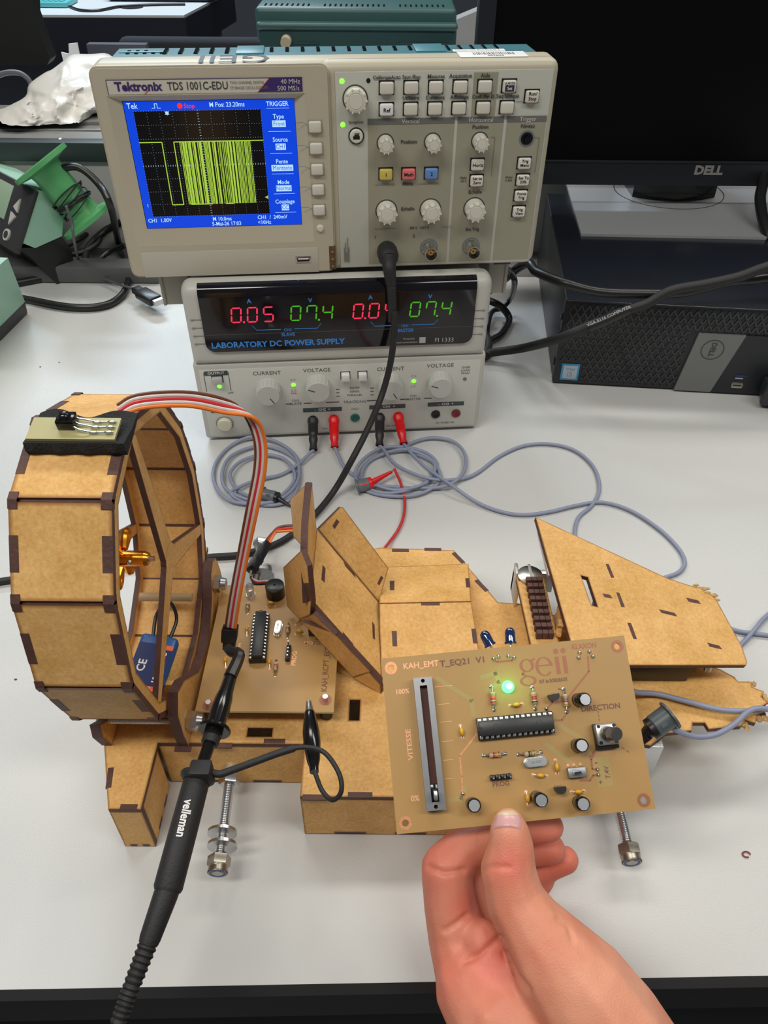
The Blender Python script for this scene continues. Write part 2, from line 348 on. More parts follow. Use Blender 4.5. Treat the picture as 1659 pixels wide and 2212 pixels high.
# grey fabric strip between the teal instrument and the big monitor
b = B(); q = [PY(u, v, 1700) for u, v in ((980, 45), (1040, 20), (1045, 110), (980, 110))]; q[2].z = q[3].z = .5
b.poly([(p.x, p.z) for p in q], -40, 0, F=frame((0, 1700, 0), (1, 0, 0), (0, 0, 1), (0, -1, 0))); tag(obj('grey_bag', b, mat('grey_fabric', (.3, .3, .31), .9)), 'light grey fabric bag between the teal instrument and the large monitor', 'bag')
# bits on the desk
b = B(); p = PZ(1612, 1847); b.tube([p+Vector((2.2*math.cos(k), 1.6*math.sin(k), .7)) for k in (0, 1, 2, 3, 4, 5)], .45, 6); tag(obj('copper_scrap', b, mat('copper_bit', (.25, .05, .04), .4)), 'tiny curled copper scrap on the bench at lower right', 'debris')
for (u, v) in ((128, 783), (87, 793), (271, 1515), (34, 1468)):
    b = B(); p = PZ(u, v); b.sph(p+Vector((0, 0, .3)), .8, 8, sc=(1.3, .8, .5)); tag(obj('crumb', b, mat('brown_crumb', (.12, .07, .03), .8)), 'tiny brown crumb on the pale bench top at left', 'debris', 'crumbs on the bench')
# ---------------------------------------------------------------- crumpled white bag on the trunking
def bag():
    out = [(0, 238), (20, 228), (55, 208), (63, 182), (95, 158), (112, 150), (135, 133), (156, 118), (196, 117), (235, 117), (262, 150), (262, 200), (235, 240), (205, 247), (190, 262), (172, 280), (140, 281), (110, 288), (60, 296), (12, 300), (-12, 288), (-10, 255)]
    c0 = Vector((120, 215)); n = len(out); R = 26; NS = n*4; V = []; fs = []
    OP = smooth([(p[0], p[1], 0) for p in out], 4, True)
    for side in (0, 1):
        for r in range(R+1):
            f = r/R
            for k in range(NS):
                q = OP[k]; u = c0.x+(q.x-c0.x)*f; v = c0.y+(q.y-c0.y)*f
                yy = 1085+ (300-v)*1.1
                bulge = 60*math.sqrt(max(0, 1-f*f))
                P = PY(u, v, yy)
                nn = noise.noise(Vector((u*.03, v*.03, 2.0+side*5)))
                w = abs(noise.noise(Vector((u*.016+nn*.5, v*.016, 7.0))))*2.0
                w2 = abs(noise.noise(Vector((u*.045+nn*2, v*.03+1, 3.0))))
                dz = (w*20+w2*11)*(1-f**4)
                dirv = -ray(u, v).normalized()
                P = P+dirv*((bulge-dz+10*(1-f)) if side == 0 else -bulge*.6)
                P.z = max(P.z, 135 if P.y < 1192 else 3); V.append(P)
    for side in (0, 1):
        o0 = side*(R+1)*NS
        for r in range(R):
            for k in range(NS):
                a, b2 = o0+r*NS+k, o0+r*NS+(k+1) % NS; c, d = a+NS, b2+NS
                fs.append([a, b2, d, c] if side == 0 else [a, c, d, b2])
    b = B(); b.add(V, fs)
    return obj('plastic_bag', b, mat('white_film', (.66, .64, .60), .42, bump=.25, bscale=40, sss=0.0), sm=60)
tag(bag(), 'crumpled white plastic bag lying on the trunking at upper left', 'bag')
# ================================================================ oscilloscope
def rotz(a): return Matrix.Rotation(a, 4, 'Z')
MS = rotz(.0979) @ Matrix.Rotation(-.0032, 4, 'X')
X_, Y_, Z_ = MS.col[0].xyz, MS.col[2].xyz, -MS.col[1].xyz
so = Vector((-39.6, 597.8, 155.3)); FS = frame(so, X_, Y_, Z_)
sc = thing('oscilloscope', 'beige two channel oscilloscope with blue lit screen on top of the power supply', 'oscilloscope', so)
b = B(FS); b.box(-163, 163, 0, 150, -34, -4.6, 7, 4); b.box(-8, 163, 0, 150, -20, -3, 7, 4); b.box(-160, -4, 3, 147, -30, -4.2, 2, 2)
def rrect(x0, x1, y0, y1, r, n=4):
    o = []
    for cx, cy, a0 in ((x1-r, y1-r, 0), (x0+r, y1-r, PI/2), (x0+r, y0+r, PI), (x1-r, y0+r, 1.5*PI)):
        o += [(cx+r*math.cos(a0+PI/2*k/n), cy+r*math.sin(a0+PI/2*k/n)) for k in range(n+1)]
    return o
hole = [(-154.5, 26), (-17.5, 26), (-18, 131.5), (-154, 131.5)]
b.poly(rrect(-163, -1, 1, 149.5, 6), -6, -1.2, holes=[hole], back=False); b.poly(rrect(-161.6, -2.2, 2.3, 148.2, 5), -1.3, 0, holes=[hole], back=False)
obj('front_bezel', b, BEIGE, sc)
b = B(FS)
prof = [(-33, 3), (-33, 149), (-64, 148.5), (-118, 120), (-124, 20), (-118, 4)]
b.poly([(p[0], p[1]) for p in prof], -152, 152, F=frame((0, 0, 0), (0, 0, 1), (0, 1, 0), (-1, 0, 0)))
for i in range(5): b.box(-118+i*11, -115.2+i*11, 148, 149.6, -58, -40, mi=1)
for i in range(12): b.box(-42+i*11.3, -39.4+i*11.3, 148, 149.5, -58, -44, mi=1)
for i in range(10): b.box(104-2+i*4.6-14, 106.2-2+i*4.6-14, 148, 149.5, -58, -42, mi=1) if i % 2 == 0 else None
for i in range(8): b.box(-144+(i % 5)*6, -141.5+(i % 5)*6, 148, 149.4, -45-(i//5)*8, -42-(i//5)*8, mi=1)
obj('rear_case', b, [TEAL, GLOSSB], sc, 'teal rear case')
TL_ = mat('teal_light', (.06, .21, .26), .4)
for a in ((-149.5, -118, 148.6, 149.3, -52, -47, .3), (-66, -46, 148, 150, -62, -36, .6), (64, 86, 148, 150, -62, -36, .6)): b = B(FS); b.box(*a); obj('vent_cover', b, TL_, sc)
# texts on top of the case
b = B(); b.text('GEII', 66, -18, 34, .15, bold=.0, F=FS @ frame((0, 150.1, 0), (-1, 0, 0), (0, 0, 1), (0, 1, 0)), wid=48); obj('marker_lettering', b, mat('marker_ink', (.03, .035, .06), .5), sc)
FTT = FS @ frame((0, 150.2, -8), (1, 0, 0), (0, 0, -1), (0, 1, 0))
b = B(); b.box(92, 141, 2, 20, 0, .35, .15, F=FTT); b.box(90, 128, 20, 26, 0, .8, F=FTT)
obj('inventory_label', b, mat('label_white', (.78, .78, .78), .5), sc)
b = B()
for i in range(24):
    w = random.choice((.5, .8, 1.1)); b.box(103+i*1.25, 103+i*1.25+w*.6, 9, 16, .4, .5, F=FTT)
b.text('007890', 118, 5.5, 4, .5, F=FTT, bold=.02); b.text('Université Bordeaux 1', 108, 23, 3.6, .95, F=FTT)
obj('barcode', b, INK, sc)
# label band
b = B(FS); b.poly([(-152, 132.6), (-19.5, 132.6), (-19.5, 141.5), (-152, 141.5)], -.5, .25); obj('name_plate', b, mat('name_plate_beige', (.60, .57, .49), .4), sc)
b = B(FS); b.poly([(-50.5, 132.8), (-19.7, 132.8), (-19.7, 141.3), (-42, 141.3)], .1, .4); b.box(-152, -19.5, 141.4, 141.7, .2, .5); b.box(-152.3, -152, 132.5, 141.5, .2, .5)
b.text('Tektronix', -131.4, 137.1, 7.6, .5, bold=.035, mi=0, wid=32); obj('purple_print', b, mat('purple_ink', (.045, .02, .14), .5), sc)
b = B(FS); b.text('TDS 1001C-EDU', -91.2, 137, 6.9, .5, mi=0, bold=.012, wid=41)
b.text('TWO CHANNEL DIGITAL', -57.4, 138.7, 2.6, .5, mi=1, wid=23.5); b.text('STORAGE OSCILLOSCOPE', -56.5, 135.5, 2.6, .5, mi=1, wid=26)
b.text('40 MHz', -27.8, 139, 4.2, .6, mi=2); b.text('500 MS/s', -29.5, 134.8, 4.2, .6, mi=2)
b.add([(-128, 132.6, .5), (-127.3, 132.6, .5), (-124.6, 135, .5), (-125.3, 135, .5)], [[0, 1, 2, 3]], 3)
b.add([(-50.9, 132.8, .5), (-50.3, 132.8, .5), (-41.8, 141.3, .5), (-42.4, 141.3, .5)], [[0, 1, 2, 3]], 3)
# --- panel
b2 = B(FS); b2.box(3, 158.5, 3, 144, -3.2, -2.2, .6, mi=2)
for (x0, x1) in ((25.8, 89.2), (91.5, 125.7), (128, 157.5)): b2.box(x0, x1, 5.5, 113.5, -2.4, -2.0)
b2.box(101, 118.5, 113.8, 142.5, -2.4, -2.0)
for (x0, x1) in ((25.8, 89.2), (91.5, 125.7), (128, 157.5)): b2.box(x0, x1, 109.8, 113.8, -2.1, -1.8, mi=1)
cpb = b2
zt = -1.6
for t_, x, y, s in (('Vertical', 57, 111.7, 4.2), ('Horizontal', 108.6, 111.7, 4.2), ('Trigger', 143.5, 111.7, 4.2)): b.text(t_, x, y, s, zt, mi=2)
for t_, x, y, s in (('CalibrageAuto', 39.3, 140.2, 3.6), ('Sauv./Rap', 56.6, 140.3, 3.6), ('Mesures', 74.1, 140.4, 3.9), ('Acquisition', 91.6, 140.5, 3.9), ('Aide', 109.2, 140.5, 3.9),
    ('Utilitaire', 56.6, 127, 3.6), ('Curseurs', 74.1, 127, 3.9), ('Affichage', 91.6, 127, 3.9), ('Conf. Par D.', 109.2, 127.1, 3.6), ('Seq Unique', 126.7, 127.2, 3.9), ('Enregistrer', 17.5, 111.8, 2.6),
    ('Position', 56, 97.8, 4), ('Position', 108.6, 107, 4), ('Niveau', 144, 107, 4), ('Menu', 56, 68, 4), ('Echelle', 56.5, 49, 4), ('Echelle', 108.6, 60.5, 4), ('Ext Trig', 108.8, 31.5, 3.6), ('1', 31, 27.5, 3.4), ('2', 62, 27.5, 3.4),
    ('Régler', 98.8, 71.4, 2.2), ('Sur 0', 98.8, 69, 2.2), ('Niveau', 134, 71, 2.2), ('A 50%', 134, 68.6, 2.2), ('300 V   CAT II', 66, 34, 2.8)): b.text(t_, x, y, s*.93, zt, bold=.02)
b.text('USB', -40, 14.5, 3, .3, mi=1); b.text('Flash Drive', -41, 11.2, 3, .3, mi=1)
for (x0, x1, y) in ((31, 46, 67.6), (64, 80, 67.6), (30, 48, 34), (84, 92, 34)): b.box(x0, x1, y, y+.3, zt, zt+.05, mi=1)
b.box(153.7, 154, 74, 99, zt, zt+.05, mi=1); b.box(150, 154, 98.8, 99.1, zt, zt+.05, mi=1); b.box(120, 120.3, 72, 100, zt, zt+.05, mi=1); b.box(117, 120.3, 99.8, 100.1, zt, zt+.05, mi=1)
b.box(133, 141, 123.4, 123.7, zt, zt+.05, mi=1)
for y0, y1 in ((109.9, 112.6), (95.3, 97.3), (80.7, 82.5), (66, 68), (50.8, 53)): b.box(-26, -21, y1-.1, y1+.2, .05, .12, mi=1); b.add([(-21, y1+.2, .1), (-21, y1-.1, .1), (-16, y0-.1, .1), (-16, y0+.2, .1)], [[0, 1, 2, 3]], 1)
for i, w in enumerate((3, 4, 2, 5, 3)): b.box(6+i*.9, 6.5+i*.9, 8, 8+w*4, zt, zt+.05, mi=1)
cpb.merge(b, 3); obj('control_panel', cpb, [PANELD, mat('mid_grey_print', (.15, .15, .145), .5), PANEL, INK, GINK, mat('white_ink', (.62, .62, .58), .5), mat('red_ink', (.6, .03, .03), .5)], sc)
for i, x in enumerate((39.2, 56.6, 74.1, 91.6, 109.2, 126.8, 39.2, 56.6, 74.1, 91.6, 109.2, 126.7, 144.2)):
    y = 133.8 if i < 6 else (120 if i < 12 else 126.9)
    q = B(FS); q.box(x-5.6, x+5.6, y-4.7, y+4.7, -2.2, -1.9, .12, mi=1); q.box(x-4.9, x+4.9, y-4, y+4, -2, 1.2, 1.3, 3)
    if i == 5: q.box(x-3.3, x+3.3, y-3.1, y+2.7, 1, 1.3, mi=2); q.text('Auto\nSet', x, y+.4, 3, 1.4, mi=3, bold=.01)
    if i == 6: q.text('Ref', x, y-.2, 3.7, 1.35, mi=1, bold=.02)
    if i == 12: q.text('Run/\nStop', x, y+.5, 3.2, 1.35, mi=1, bold=.02)
    obj('button', q, [KNOB if i != 6 else WHITE, BLACK, mat('navy', (.02, .025, .05), .5), WHITE], sc)
for t_, x, y, c in (('1', 39.1, 75.6, (.62, .50, .10)), ('Math', 56.3, 75.4, (.75, .17, .17)), ('2', 73.6, 75.4, (.13, .27, .60)), ('Horiz', 108.5, 81, (.7, .68, .62)), ('Set to\nZero', 108.8, 69.3, (.7, .68, .62)),
                    ('Trig\nMenu', 144.4, 81.2, (.7, .68, .62)), ('Set To\n50%', 144.8, 69, (.7, .68, .62)), ('Force\nTrig', 144.7, 57.2, (.7, .68, .62)), ('Trig\nView', 144.6, 45, (.7, .68, .62))):
    q = B(FS); q.box(x-5.6, x+5.6, y-4.7, y+4.7, -2.1, -1.8, .12, mi=1); q.box(x-4.9, x+4.9, y-4, y+4, -2, 1.2, 1.3, 3); q.text(t_, x, y+(.5 if '\n' in t_ else 0), 3.0 if '\n' in t_ else 3.6, 1.35, mi=1, bold=.02)
    obj('button', q, [mat('button_colour', c, .4), BLACK], sc, {'1': 'yellow button', 'Math': 'pink button', '2': 'blue button'}.get(t_))
for y in (109.9, 95.3, 80.7, 66, 50.8):
    q = B(FS); q.box(-17.6, -7, y-4.7, y+4.7, -.5, .2, .1, mi=1); q.box(-16.8, -7.8, y-3.9, y+3.9, -.5, 2.6, 1.3, 3); obj('soft_key', q, [KNOB, PANELD], sc)
q = B(FS); q.lathe([(0, 1.8), (2, 1.6), (2.9, 0)], FS.inverted() @ FS @ frame((-12.1, 36.5, 0), (1, 0, 0), (0, 1, 0), (0, 0, 1))); obj('round_key', q, KNOB, sc)
q = B(FS); G = frame((17.3, 102.6, -2), (1, 0, 0), (0, 1, 0), (0, 0, 1)); q.lathe([(5.8, 0), (5.8, .5), (5, .5)], G, mi=1); q.lathe([(0, 2.2), (4, 2.1), (4.9, 1.2), (4.9, 0)], G)
q.box(14.9, 19.7, 100.8, 103, .15, .35, mi=1); q.box(15.7, 19.3, 103.2, 103.8, .15, .35, mi=1); q.box(16, 19.5, 104.2, 104.8, .15, .35, mi=1); obj('print_button', q, [KNOB, BLACK], sc)
def knob(x, y, r, h):
    q = B(FS); G = frame((x, y, -2), (1, 0, 0), (0, 1, 0), (0, 0, 1))
    q.lathe([(r+.9, 0), (r+.9, .25), (r, .25)], G, 32, mi=1)
    q.lathe([(r, 0), (r*.97, h*.75), (r*.92, h*.92), (r*.8, h), (r*.66, h+.1), (r*.63, h-.3), (r*.58, h+.2), (0, h+.3)], G, 36)
    for k in range(10):
        a = k*2*PI/10+.3; q.box(-r*.07, r*.07, r*.80, r*1.0, h*.55, h*1.02, mi=0, F=G @ Matrix.Rotation(a, 4, 'Z'))
    obj('knob', q, [KNOB, mat('shadow_gap', (.05, .05, .05), .6)], sc)
knob(17, 127, 8.2, 8)
for x in (38.6, 73.6, 108.9): knob(x, 97.4, 5.6, 10)
for x in (39.8, 74.2, 108.9): knob(x, 48, 7.7, 10)
q = B(FS); G = frame((144.4, 98.2, -2.2), (1, 0, 0), (0, 1, 0), (0, 0, 1)); q.lathe([(6, 0), (6, .3), (5, .3), (4.2, .2)], G, mi=1); q.lathe([(4.6, .3), (3.8, .6), (2, .2), (2, 2), (0, 2)], G); obj('bare_encoder', q, [GLOSSB, GREYP], sc)
for (x, y) in ((7.9, 138.2), (7.7, 110.2)):
    q = B(FS); q.lathe([(0, .5), (1.3, .4), (1.8, 0)], frame((x, y, -2.2), (1, 0, 0), (0, 1, 0), (0, 0, 1))); obj('status_led', q, LEDG, sc, 'lit green status led')
q = B(FS); q.cyl(26.4, 138.4, -2.2, -1.9, 1.5); obj('sensor_hole', q, BLACK, sc)
for x in (74.5, 108.8):
    q = B(FS); G = frame((x, 17.8, -2), (1, 0, 0), (0, 1, 0), (0, 0, 1)); q.lathe([(7.2, 0), (7.2, .4), (6.2, .4)], G, mi=1); q.lathe([(5.2, 0), (5.2, 6), (4.8, 6.6), (4.8, 13), (5.2, 13.4), (5.2, 15), (4.5, 15), (4.3, 3), (0, 3)], G); q.lathe([(0, 4), (2.2, 4), (2.2, 11), (.9, 11), (.9, 6), (0, 6)], G, mi=2)
    q.box(-6.2, 6.2, -.8, .8, 7, 9, mi=0, F=G); obj('bnc_socket', q, [STEEL, GREYP, BRASS], sc)
q = B(FS); q.box(-153, -14.8, -.3+1.5, 21.5, -.2, .35, .3); obj('front_drawer', q, mat('beige_b', (.50, .475, .40), .45), sc)
q = B(FS); q.box(-33, -20.8, 9.4, 15, -.5, .9, .3, mi=0); q.box(-31.7, -22, 10.6, 13.8, .5, 1.0, mi=1); q.box(-31, -22.6, 12.3, 13.4, .9, 1.15, mi=2); obj('usb_port', q, [STEEL, BLACK, WHITE], sc)
q = B(FS); q.box(-6, -.8, 3, 22, -2, .3, mi=0); 
for y in (6, 12, 18): q.cyl(-3.4, y, .2, 1.6, 1.0, mi=1)
obj('probe_test_contact', q, [mat('dark_recess', (.1, .07, .04), .6), BRASS], sc)
q = B(FS)
for x in (-130, 138): q.box(x-7, x+7, -1.4, 1, -30, -8, .5)
obj('foot', q, BLACK, sc)
# --- screen surround
q = B(FS)
ox = [(-155, 25), (-17, 25), (-17.5, 132), (-154.5, 132)]; ix = [(-145, 38.5), (-26, 38.5), (-26, 127.5), (-145, 127.5)]
V = [(x, y, .05) for x, y in hole]+[(x, y, -3.9) for x, y in ix]
q.add(V, [[i, (i+1) % 4, 4+(i+1) % 4, 4+i] for i in range(4)]); obj('screen_surround', q, BEIGE, sc)
q = B(FS); q.box(-145.4, -25.6, 38, 128, -4.3, -3.9); obj('screen_gasket', q, GLOSSB, sc)
# cut: bezel front sits at z=0, so lift the screen just above it
q = B(FS); zs = -3.6
LB = mat('lcd_blue', (0, 0.02, .2), .3, emit=(0.0, .045, .62), estr=1.0); LK = mat('lcd_black', (.003, .003, .004), .2); LW = mat('lcd_white', (.1, .1, .1), .3, emit=(.45, .75, 1.0), estr=.95)
LG = mat('lcd_trace', (.1, .1, .02), .3, emit=(.42, .70, .06), estr=.8); LR = mat('lcd_red', (.1, 0, 0), .3, emit=(1.0, .03, .03), estr=1.0)
q.box(-144.5, -26.2, 38.8, 127.2, zs-.1, zs); obj('screen_glass', q, LB, sc)
q = B(FS); GX0, GX1, GY0, GY1 = -138.6, -50.2, 47.6, 121
q.box(GX0, GX1, GY0, GY1, zs+.02, zs+.06, mi=0); gw, gh = (GX1-GX0)/10, (GY1-GY0)/8
for i in range(11):
    for k in range(40): q.box(GX0+i*gw-.12, GX0+i*gw+.12, GY0+k*gh/5-.1, GY0+k*gh/5+.1, zs+.07, zs+.09, mi=1)
for j in range(9):
    for k in range(50): q.box(GX0+k*gw/5-.12, GX0+k*gw/5+.12, GY0+j*gh-.12, GY0+j*gh+.12, zs+.07, zs+.09, mi=1)
for k in range(41): q.box((GX0+GX1)/2-.6, (GX0+GX1)/2+.6, GY0+k*gh/5-.1, GY0+k*gh/5+.1, zs+.07, zs+.09, mi=1)
for k in range(51): q.box(GX0+k*gw/5-.1, GX0+k*gw/5+.1, (GY0+GY1)/2-.6, (GY0+GY1)/2+.6, zs+.07, zs+.09, mi=1)
TY0, TY1 = 56.2, 100.5
def hl(x0, x1, y): q.box(x0, x1, y-.35, y+.35, zs+.1, zs+.14, mi=2)
def vl(x, w=.28): q.box(x-w, x+w, TY0, TY1, zs+.1, zs+.14, mi=2)
hl(GX0, GX0+16, TY1); vl(GX0+16, .35); hl(GX0+16, GX0+24.4, TY0); vl(GX0+24.4, .35); hl(GX0+24.4, GX1, TY1)
random.seed(3); x = GX0+28.5
while x < GX0+80:
    w = random.choice((.2, .25, .3, .3, .7)); vl(x, w); x += w*2+random.choice((.3, .45, .6, .9))
hl(GX0+30, GX0+46, TY0); hl(GX0+56, GX0+62, TY0)
for t_, x, y, s, al in (('Tek', -142.5, 124.2, 5.2, 'LEFT'), ('M Pos: 23.20ms', -61, 124.3, 4.3, 'RIGHT'), ('TRIGGER', -38.2, 124.2, 4.3, 'CENTER'), ('Type', -38, 116, 4.3, 'CENTER'), ('Source', -38, 100.6, 4.3, 'CENTER'), ('Pente', -38, 85.5, 4.3, 'CENTER'), ('Mode', -38, 70.7, 4.3, 'CENTER'),
    ('Couplage', -38, 56.4, 4.3, 'CENTER'), ('CH1  1.00V', -143, 44.6, 4.1, 'LEFT'), ('M 10.0ms', -87, 44.6, 4.1, 'CENTER'), ('5-Mai-26 17:03', -84, 40.8, 4.1, 'CENTER'), ('CH1  /  240mV', -60, 44.9, 4.1, 'LEFT'), ('<10Hz', -55, 41, 4.1, 'CENTER'), ('1', -141, 56, 3.4, 'CENTER')):
    q.text(t_, x, y, s, zs+.1, mi=1, al=al, bold=.012, sx=.9)
for t_, y, w in (('Front', 111.3, 4.8), ('CH1', 95.8, 3.7), ('Montante', 81, 8), ('Normal', 66.3, 5.8), ('CC', 52, 2.8)):
    q.box(-38-w, -38+w, y-2.2, y+2.2, zs+.06, zs+.1, mi=1); q.text(t_, -38, y, 4.2, zs+.15, mi=3, sx=.88)
for y in (121.5, 106.2, 91.3, 76.8, 62.3, 48.3): q.box(-46, -30, y-.12, y+.12, zs+.06, zs+.1, mi=1)
q.add([(-115.6, 120.8, zs+.12), (-117.2, 118.6, zs+.12), (-114, 118.6, zs+.12)][::1], [[0, 1, 2]], 1); q.add([(-117.2, 120.6, zs+.12), (-114, 120.6, zs+.12), (-115.6, 118, zs+.12)], [[0, 1, 2]], 1)
q.add([(-50.4, 61.4, zs+.12), (-50.4, 58.8, zs+.12), (-53, 60.1, zs+.12)], [[0, 1, 2]], 2)
for (x0, x1, y0, y1) in ((-125.5, -123.4, 122.6, 123), (-123.6, -123.2, 122.6, 125.8), (-123.4, -121.6, 125.4, 125.8), (-121.8, -121.4, 122.6, 125.8), (-121.6, -119.4, 122.6, 123)): q.box(x0, x1, y0, y1, zs+.06, zs+.1, mi=1)
q.cyl(-106, 124, zs+.05, zs+.1, 1.8, mi=4); q.text('Stop', -99.5, 123.8, 4.2, zs+.1, mi=4)
obj('screen_image', q, [LK, LW, LG, LB, LR], sc)
# ================================================================ tray under the oscilloscope
t = thing('shelf_tray', 'beige sheet tray between the oscilloscope and the power supply', 'tray', (-40, 640, 149))
RT = frame((-48, 622, 0), MS.col[0].xyz, MS.col[1].xyz, (0, 0, 1))
TB = mat('beige_steel', (.40, .38, .32), .5)
b = B(RT); b.box(-138, 153, 0, 110, 149, 152.5, .5)
obj('shelf', b, TB, t)
for x0, x1 in ((-141, -118.5), (137, 153)):
    b = B(RT); b.box(x0, x1, 0, 110, 120, 149.5, 1.5); b.box(x0-1 if x0 < 0 else x1-2, x0+2 if x0 < 0 else x1+1, -1, 110, 120, 152, .8); obj('side_flange', b, TB, t)
# ================================================================ power supply
MP = rotz(.0901) @ Matrix.Rotation(.0444, 4, 'X')
po = Vector((-38.3, 587.6, 0)); FP = frame(po, MP.col[0].xyz, MP.col[2].xyz, -MP.col[1].xyz)
ps = thing('power_supply', 'light grey dual output bench power supply under the oscilloscope', 'power supply', po)
GP1 = mat('warm_grey_plastic', (.53, .52, .48), .42, bump=.06, bscale=1500); GP2 = mat('pale_panel', (.62, .62, .575), .45)
FPB = frame(po, rotz(.0901).col[0].xyz, rotz(.0901).col[1].xyz, (0, 0, 1))
b = B(FPB); b.box(-122, 122, 14, 250, 6, 147.5, 4, 3); obj('case', b, GP1, ps)
b = B(FP); b.box(-126.7, 126.7, 3, 154, -26, -1.5, 9, 4); b.box(-126.7, 126.7, 3, 84, -12, 0, 3, 3); obj('front_frame', b, GP1, ps)
b = B(FP)
for y in (125, 117.5, 110, 102.5):
    b.box(-122, -113, y-.4, y+.4, -1.6, -1.3); b.box(113, 122, y-.4, y+.4, -1.6, -1.3)
b.box(-123.5, 123.5, 84.5, 85.3, -1.6, .1); obj('groove', b, mat('groove_grey', (.25, .25, .23), .6), ps)
b = B(FP); r = 8; xw = 112.5
o = [(-xw, 156), (-xw, 95+r)]+[(-xw+r-r*math.cos(a), 95+r-r*math.sin(a)) for a in (.4, .8, 1.2, 1.57)]+[(xw-r+r*math.sin(a), 95+r-r*math.cos(a)) for a in (0, .4, .8, 1.2, 1.57)]+[(xw, 156)]
o = [(p[0], min(p[1], 145)) for p in o]
b.poly(o, -4, .2); 
pr = [(145+ 9*math.sin(a), .2-9+9*math.cos(a)) for a in (0, .3, .6, .9, 1.2, 1.5)]+[(145, -9)]
b.poly([(p[1], p[0]) for p in pr], -xw, xw, F=frame((0, 0, 0), (0, 0, 1), (0, 1, 0), (-1, 0, 0)))
dwb = b
b = B(FP); b.box(-111, 111, 111.3, 111.6, .2, .3, mi=0)
b.text('LABORATORY DC POWER SUPPLY', -108, 101.3, 7.4, .35, mi=1, al='LEFT', bold=.03, sx=.97)
b.text('FI 1333', 88.5, 99, 5.6, .35, mi=2)
b.text('française', 58, 101.6, 2.8, .35, mi=2); b.text('d\'instrumentation', 55.6, 98.2, 2.8, .35, mi=2); b.box(67, 72.3, 97, 102.5, .25, .35, mi=2)
for x0 in (0, 97.7):
    b.text('A', -72.4+x0, 141, 5, .35, mi=1, bold=.03); b.text('V', -23.5+x0, 140, 5, .35, mi=1, bold=.03)
    b.box(-69+x0, -49+x0, 114.4, 115, .25, .35, mi=1); b.box(-38+x0, -19+x0, 114.4, 115, .25, .35, mi=1)
    for xx, s in ((-69, -1), (-19, 1)): b.add([(xx+x0, 114.4, .35), (xx+x0, 115, .35), (xx+x0+s*3, 119, .35), (xx+x0+s*3.6, 119, .35)], [[0, 1, 2, 3]], 1)
    b.text('CH2' if x0 == 0 else 'CH1', -43.5+x0, 114, 3.4, .35, mi=1, bold=.02); b.text('SLAVE' if x0 == 0 else 'MASTER', -43.5+x0, 110.2-1.2+.5, 4.2, .35, mi=1, bold=.02)
dwb.merge(b, 1); obj('display_window', dwb, [mat('black_acrylic', (.006, .005, .008), .08), mat('grey_line', (.1, .1, .1), .5), BLUEV, mat('pale_ink', (.5, .5, .48), .5)], ps)
SEG = {'0': 'abcdef', '4': 'fgbc', '5': 'afgcd', '7': 'abcf', 'dot': ''}
def seg7(b, ch, x, y, w, h, mi):
    t_ = 1.25; hh = h/2; g = .35; sh = .10
    def sg(ax, ay, bx, by):
        d = Vector((bx-ax, by-ay)); L = d.length; d /= L; n = Vector((-d.y, d.x))*t_/2; A = Vector((ax, ay))+d*g; Bq = Vector((bx, by))-d*g
        pts = [A, A+d*t_/2+n, Bq-d*t_/2+n, Bq, Bq-d*t_/2-n, A+d*t_/2-n]
        b.add([(x+p.x+sh*(p.y), y+p.y, .45) for p in pts], [[0, 1, 2, 3, 4, 5]], mi)
    S = {'a': (0, h, w, h), 'b': (w, h, w, hh), 'c': (w, hh, w, 0), 'd': (0, 0, w, 0), 'e': (0, 0, 0, hh), 'f': (0, hh, 0, h), 'g': (0, hh, w, hh)}
    for c in SEG[ch]: sg(*S[c])
for nm, digs, dots, x0, m in (('red_readout', '005', [0], -88.5, 0), ('green_readout', '074', [1], -40.3, 1), ('red_readout', '004', [0], 10.8, 0), ('green_readout', '074', [1], 57.8, 1)):
    b = B(FP)
    for i, c in enumerate(digs):
        seg7(b, c, x0+i*13.0, 122.6, 7.6, 12.8, 0)
        if i in dots: b.box(x0+i*13+9.2, x0+i*13+10.8, 121.7, 123.3, .4, .45)
    obj(nm, b, mat('seg_red', (.1, 0, 0), .4, emit=(1.0, .03, .11), estr=.95) if m == 0 else mat('seg_green', (0, .1, 0), .4, emit=(.10, .55, .02), estr=.6), ps)
b = B(FP); b.box(-122.5, 122.5, 6.5, 78, -.2, .35, .3); lpb = b
b = B(FP); z = .5
for t_, x, y, s in (('CURRENT', -64.8, 72.5, 5.2), ('VOLTAGE', -21.5, 73.5, 5.2), ('CURRENT', 42.8, 72, 5.2), ('VOLTAGE', 86.6, 73.5, 5.2), ('TRACKING', 11, 38.5, 4), ('SLAVE', -42, 39, 3.6), ('CH2', -42, 42.5, 3.2), ('MASTER', 64, 38.8, 3.6), ('CH1', 64, 42.3, 3.2), ('INDEP', 11, 53.5, 3), ('SERIES', 11, 49.7, 3), ('PARALLEL', 11, 45.9, 3),
                    ('OVER\nLOAD\nWAN', 109.5, 67.5, 3), ('5V FIXED 3A', 95, 10.5, 3), ('30V 3A', -15, 9.5, 3), ('30V 3A', 44, 9.5, 3), ('OFF', -98, 53.5, 2.8)):
    b.text(t_, x, y, s, z, bold=.012, sp=1.05)
for x0, x1, y, t_ in ((-36, -1, 31.5, '-  CH2  +'), (24, 57, 31.7, '-  CH1  +'), (77.5, 111, 32, '-  CH3  +'), (-118, -97, 35, 'POWER'), (-118, -98, 74.5, 'OUTPUT')):
    b.box(x0, x1, y-2.1, y+2.1, .36, z, .3, mi=1); b.text(t_, (x0+x1)/2, y, 3.6, z+.1, mi=2, bold=.02)
for x in (-118.5, -97.5): b.box(x-.25, x+.25, 56, 75, .4, z, mi=1)
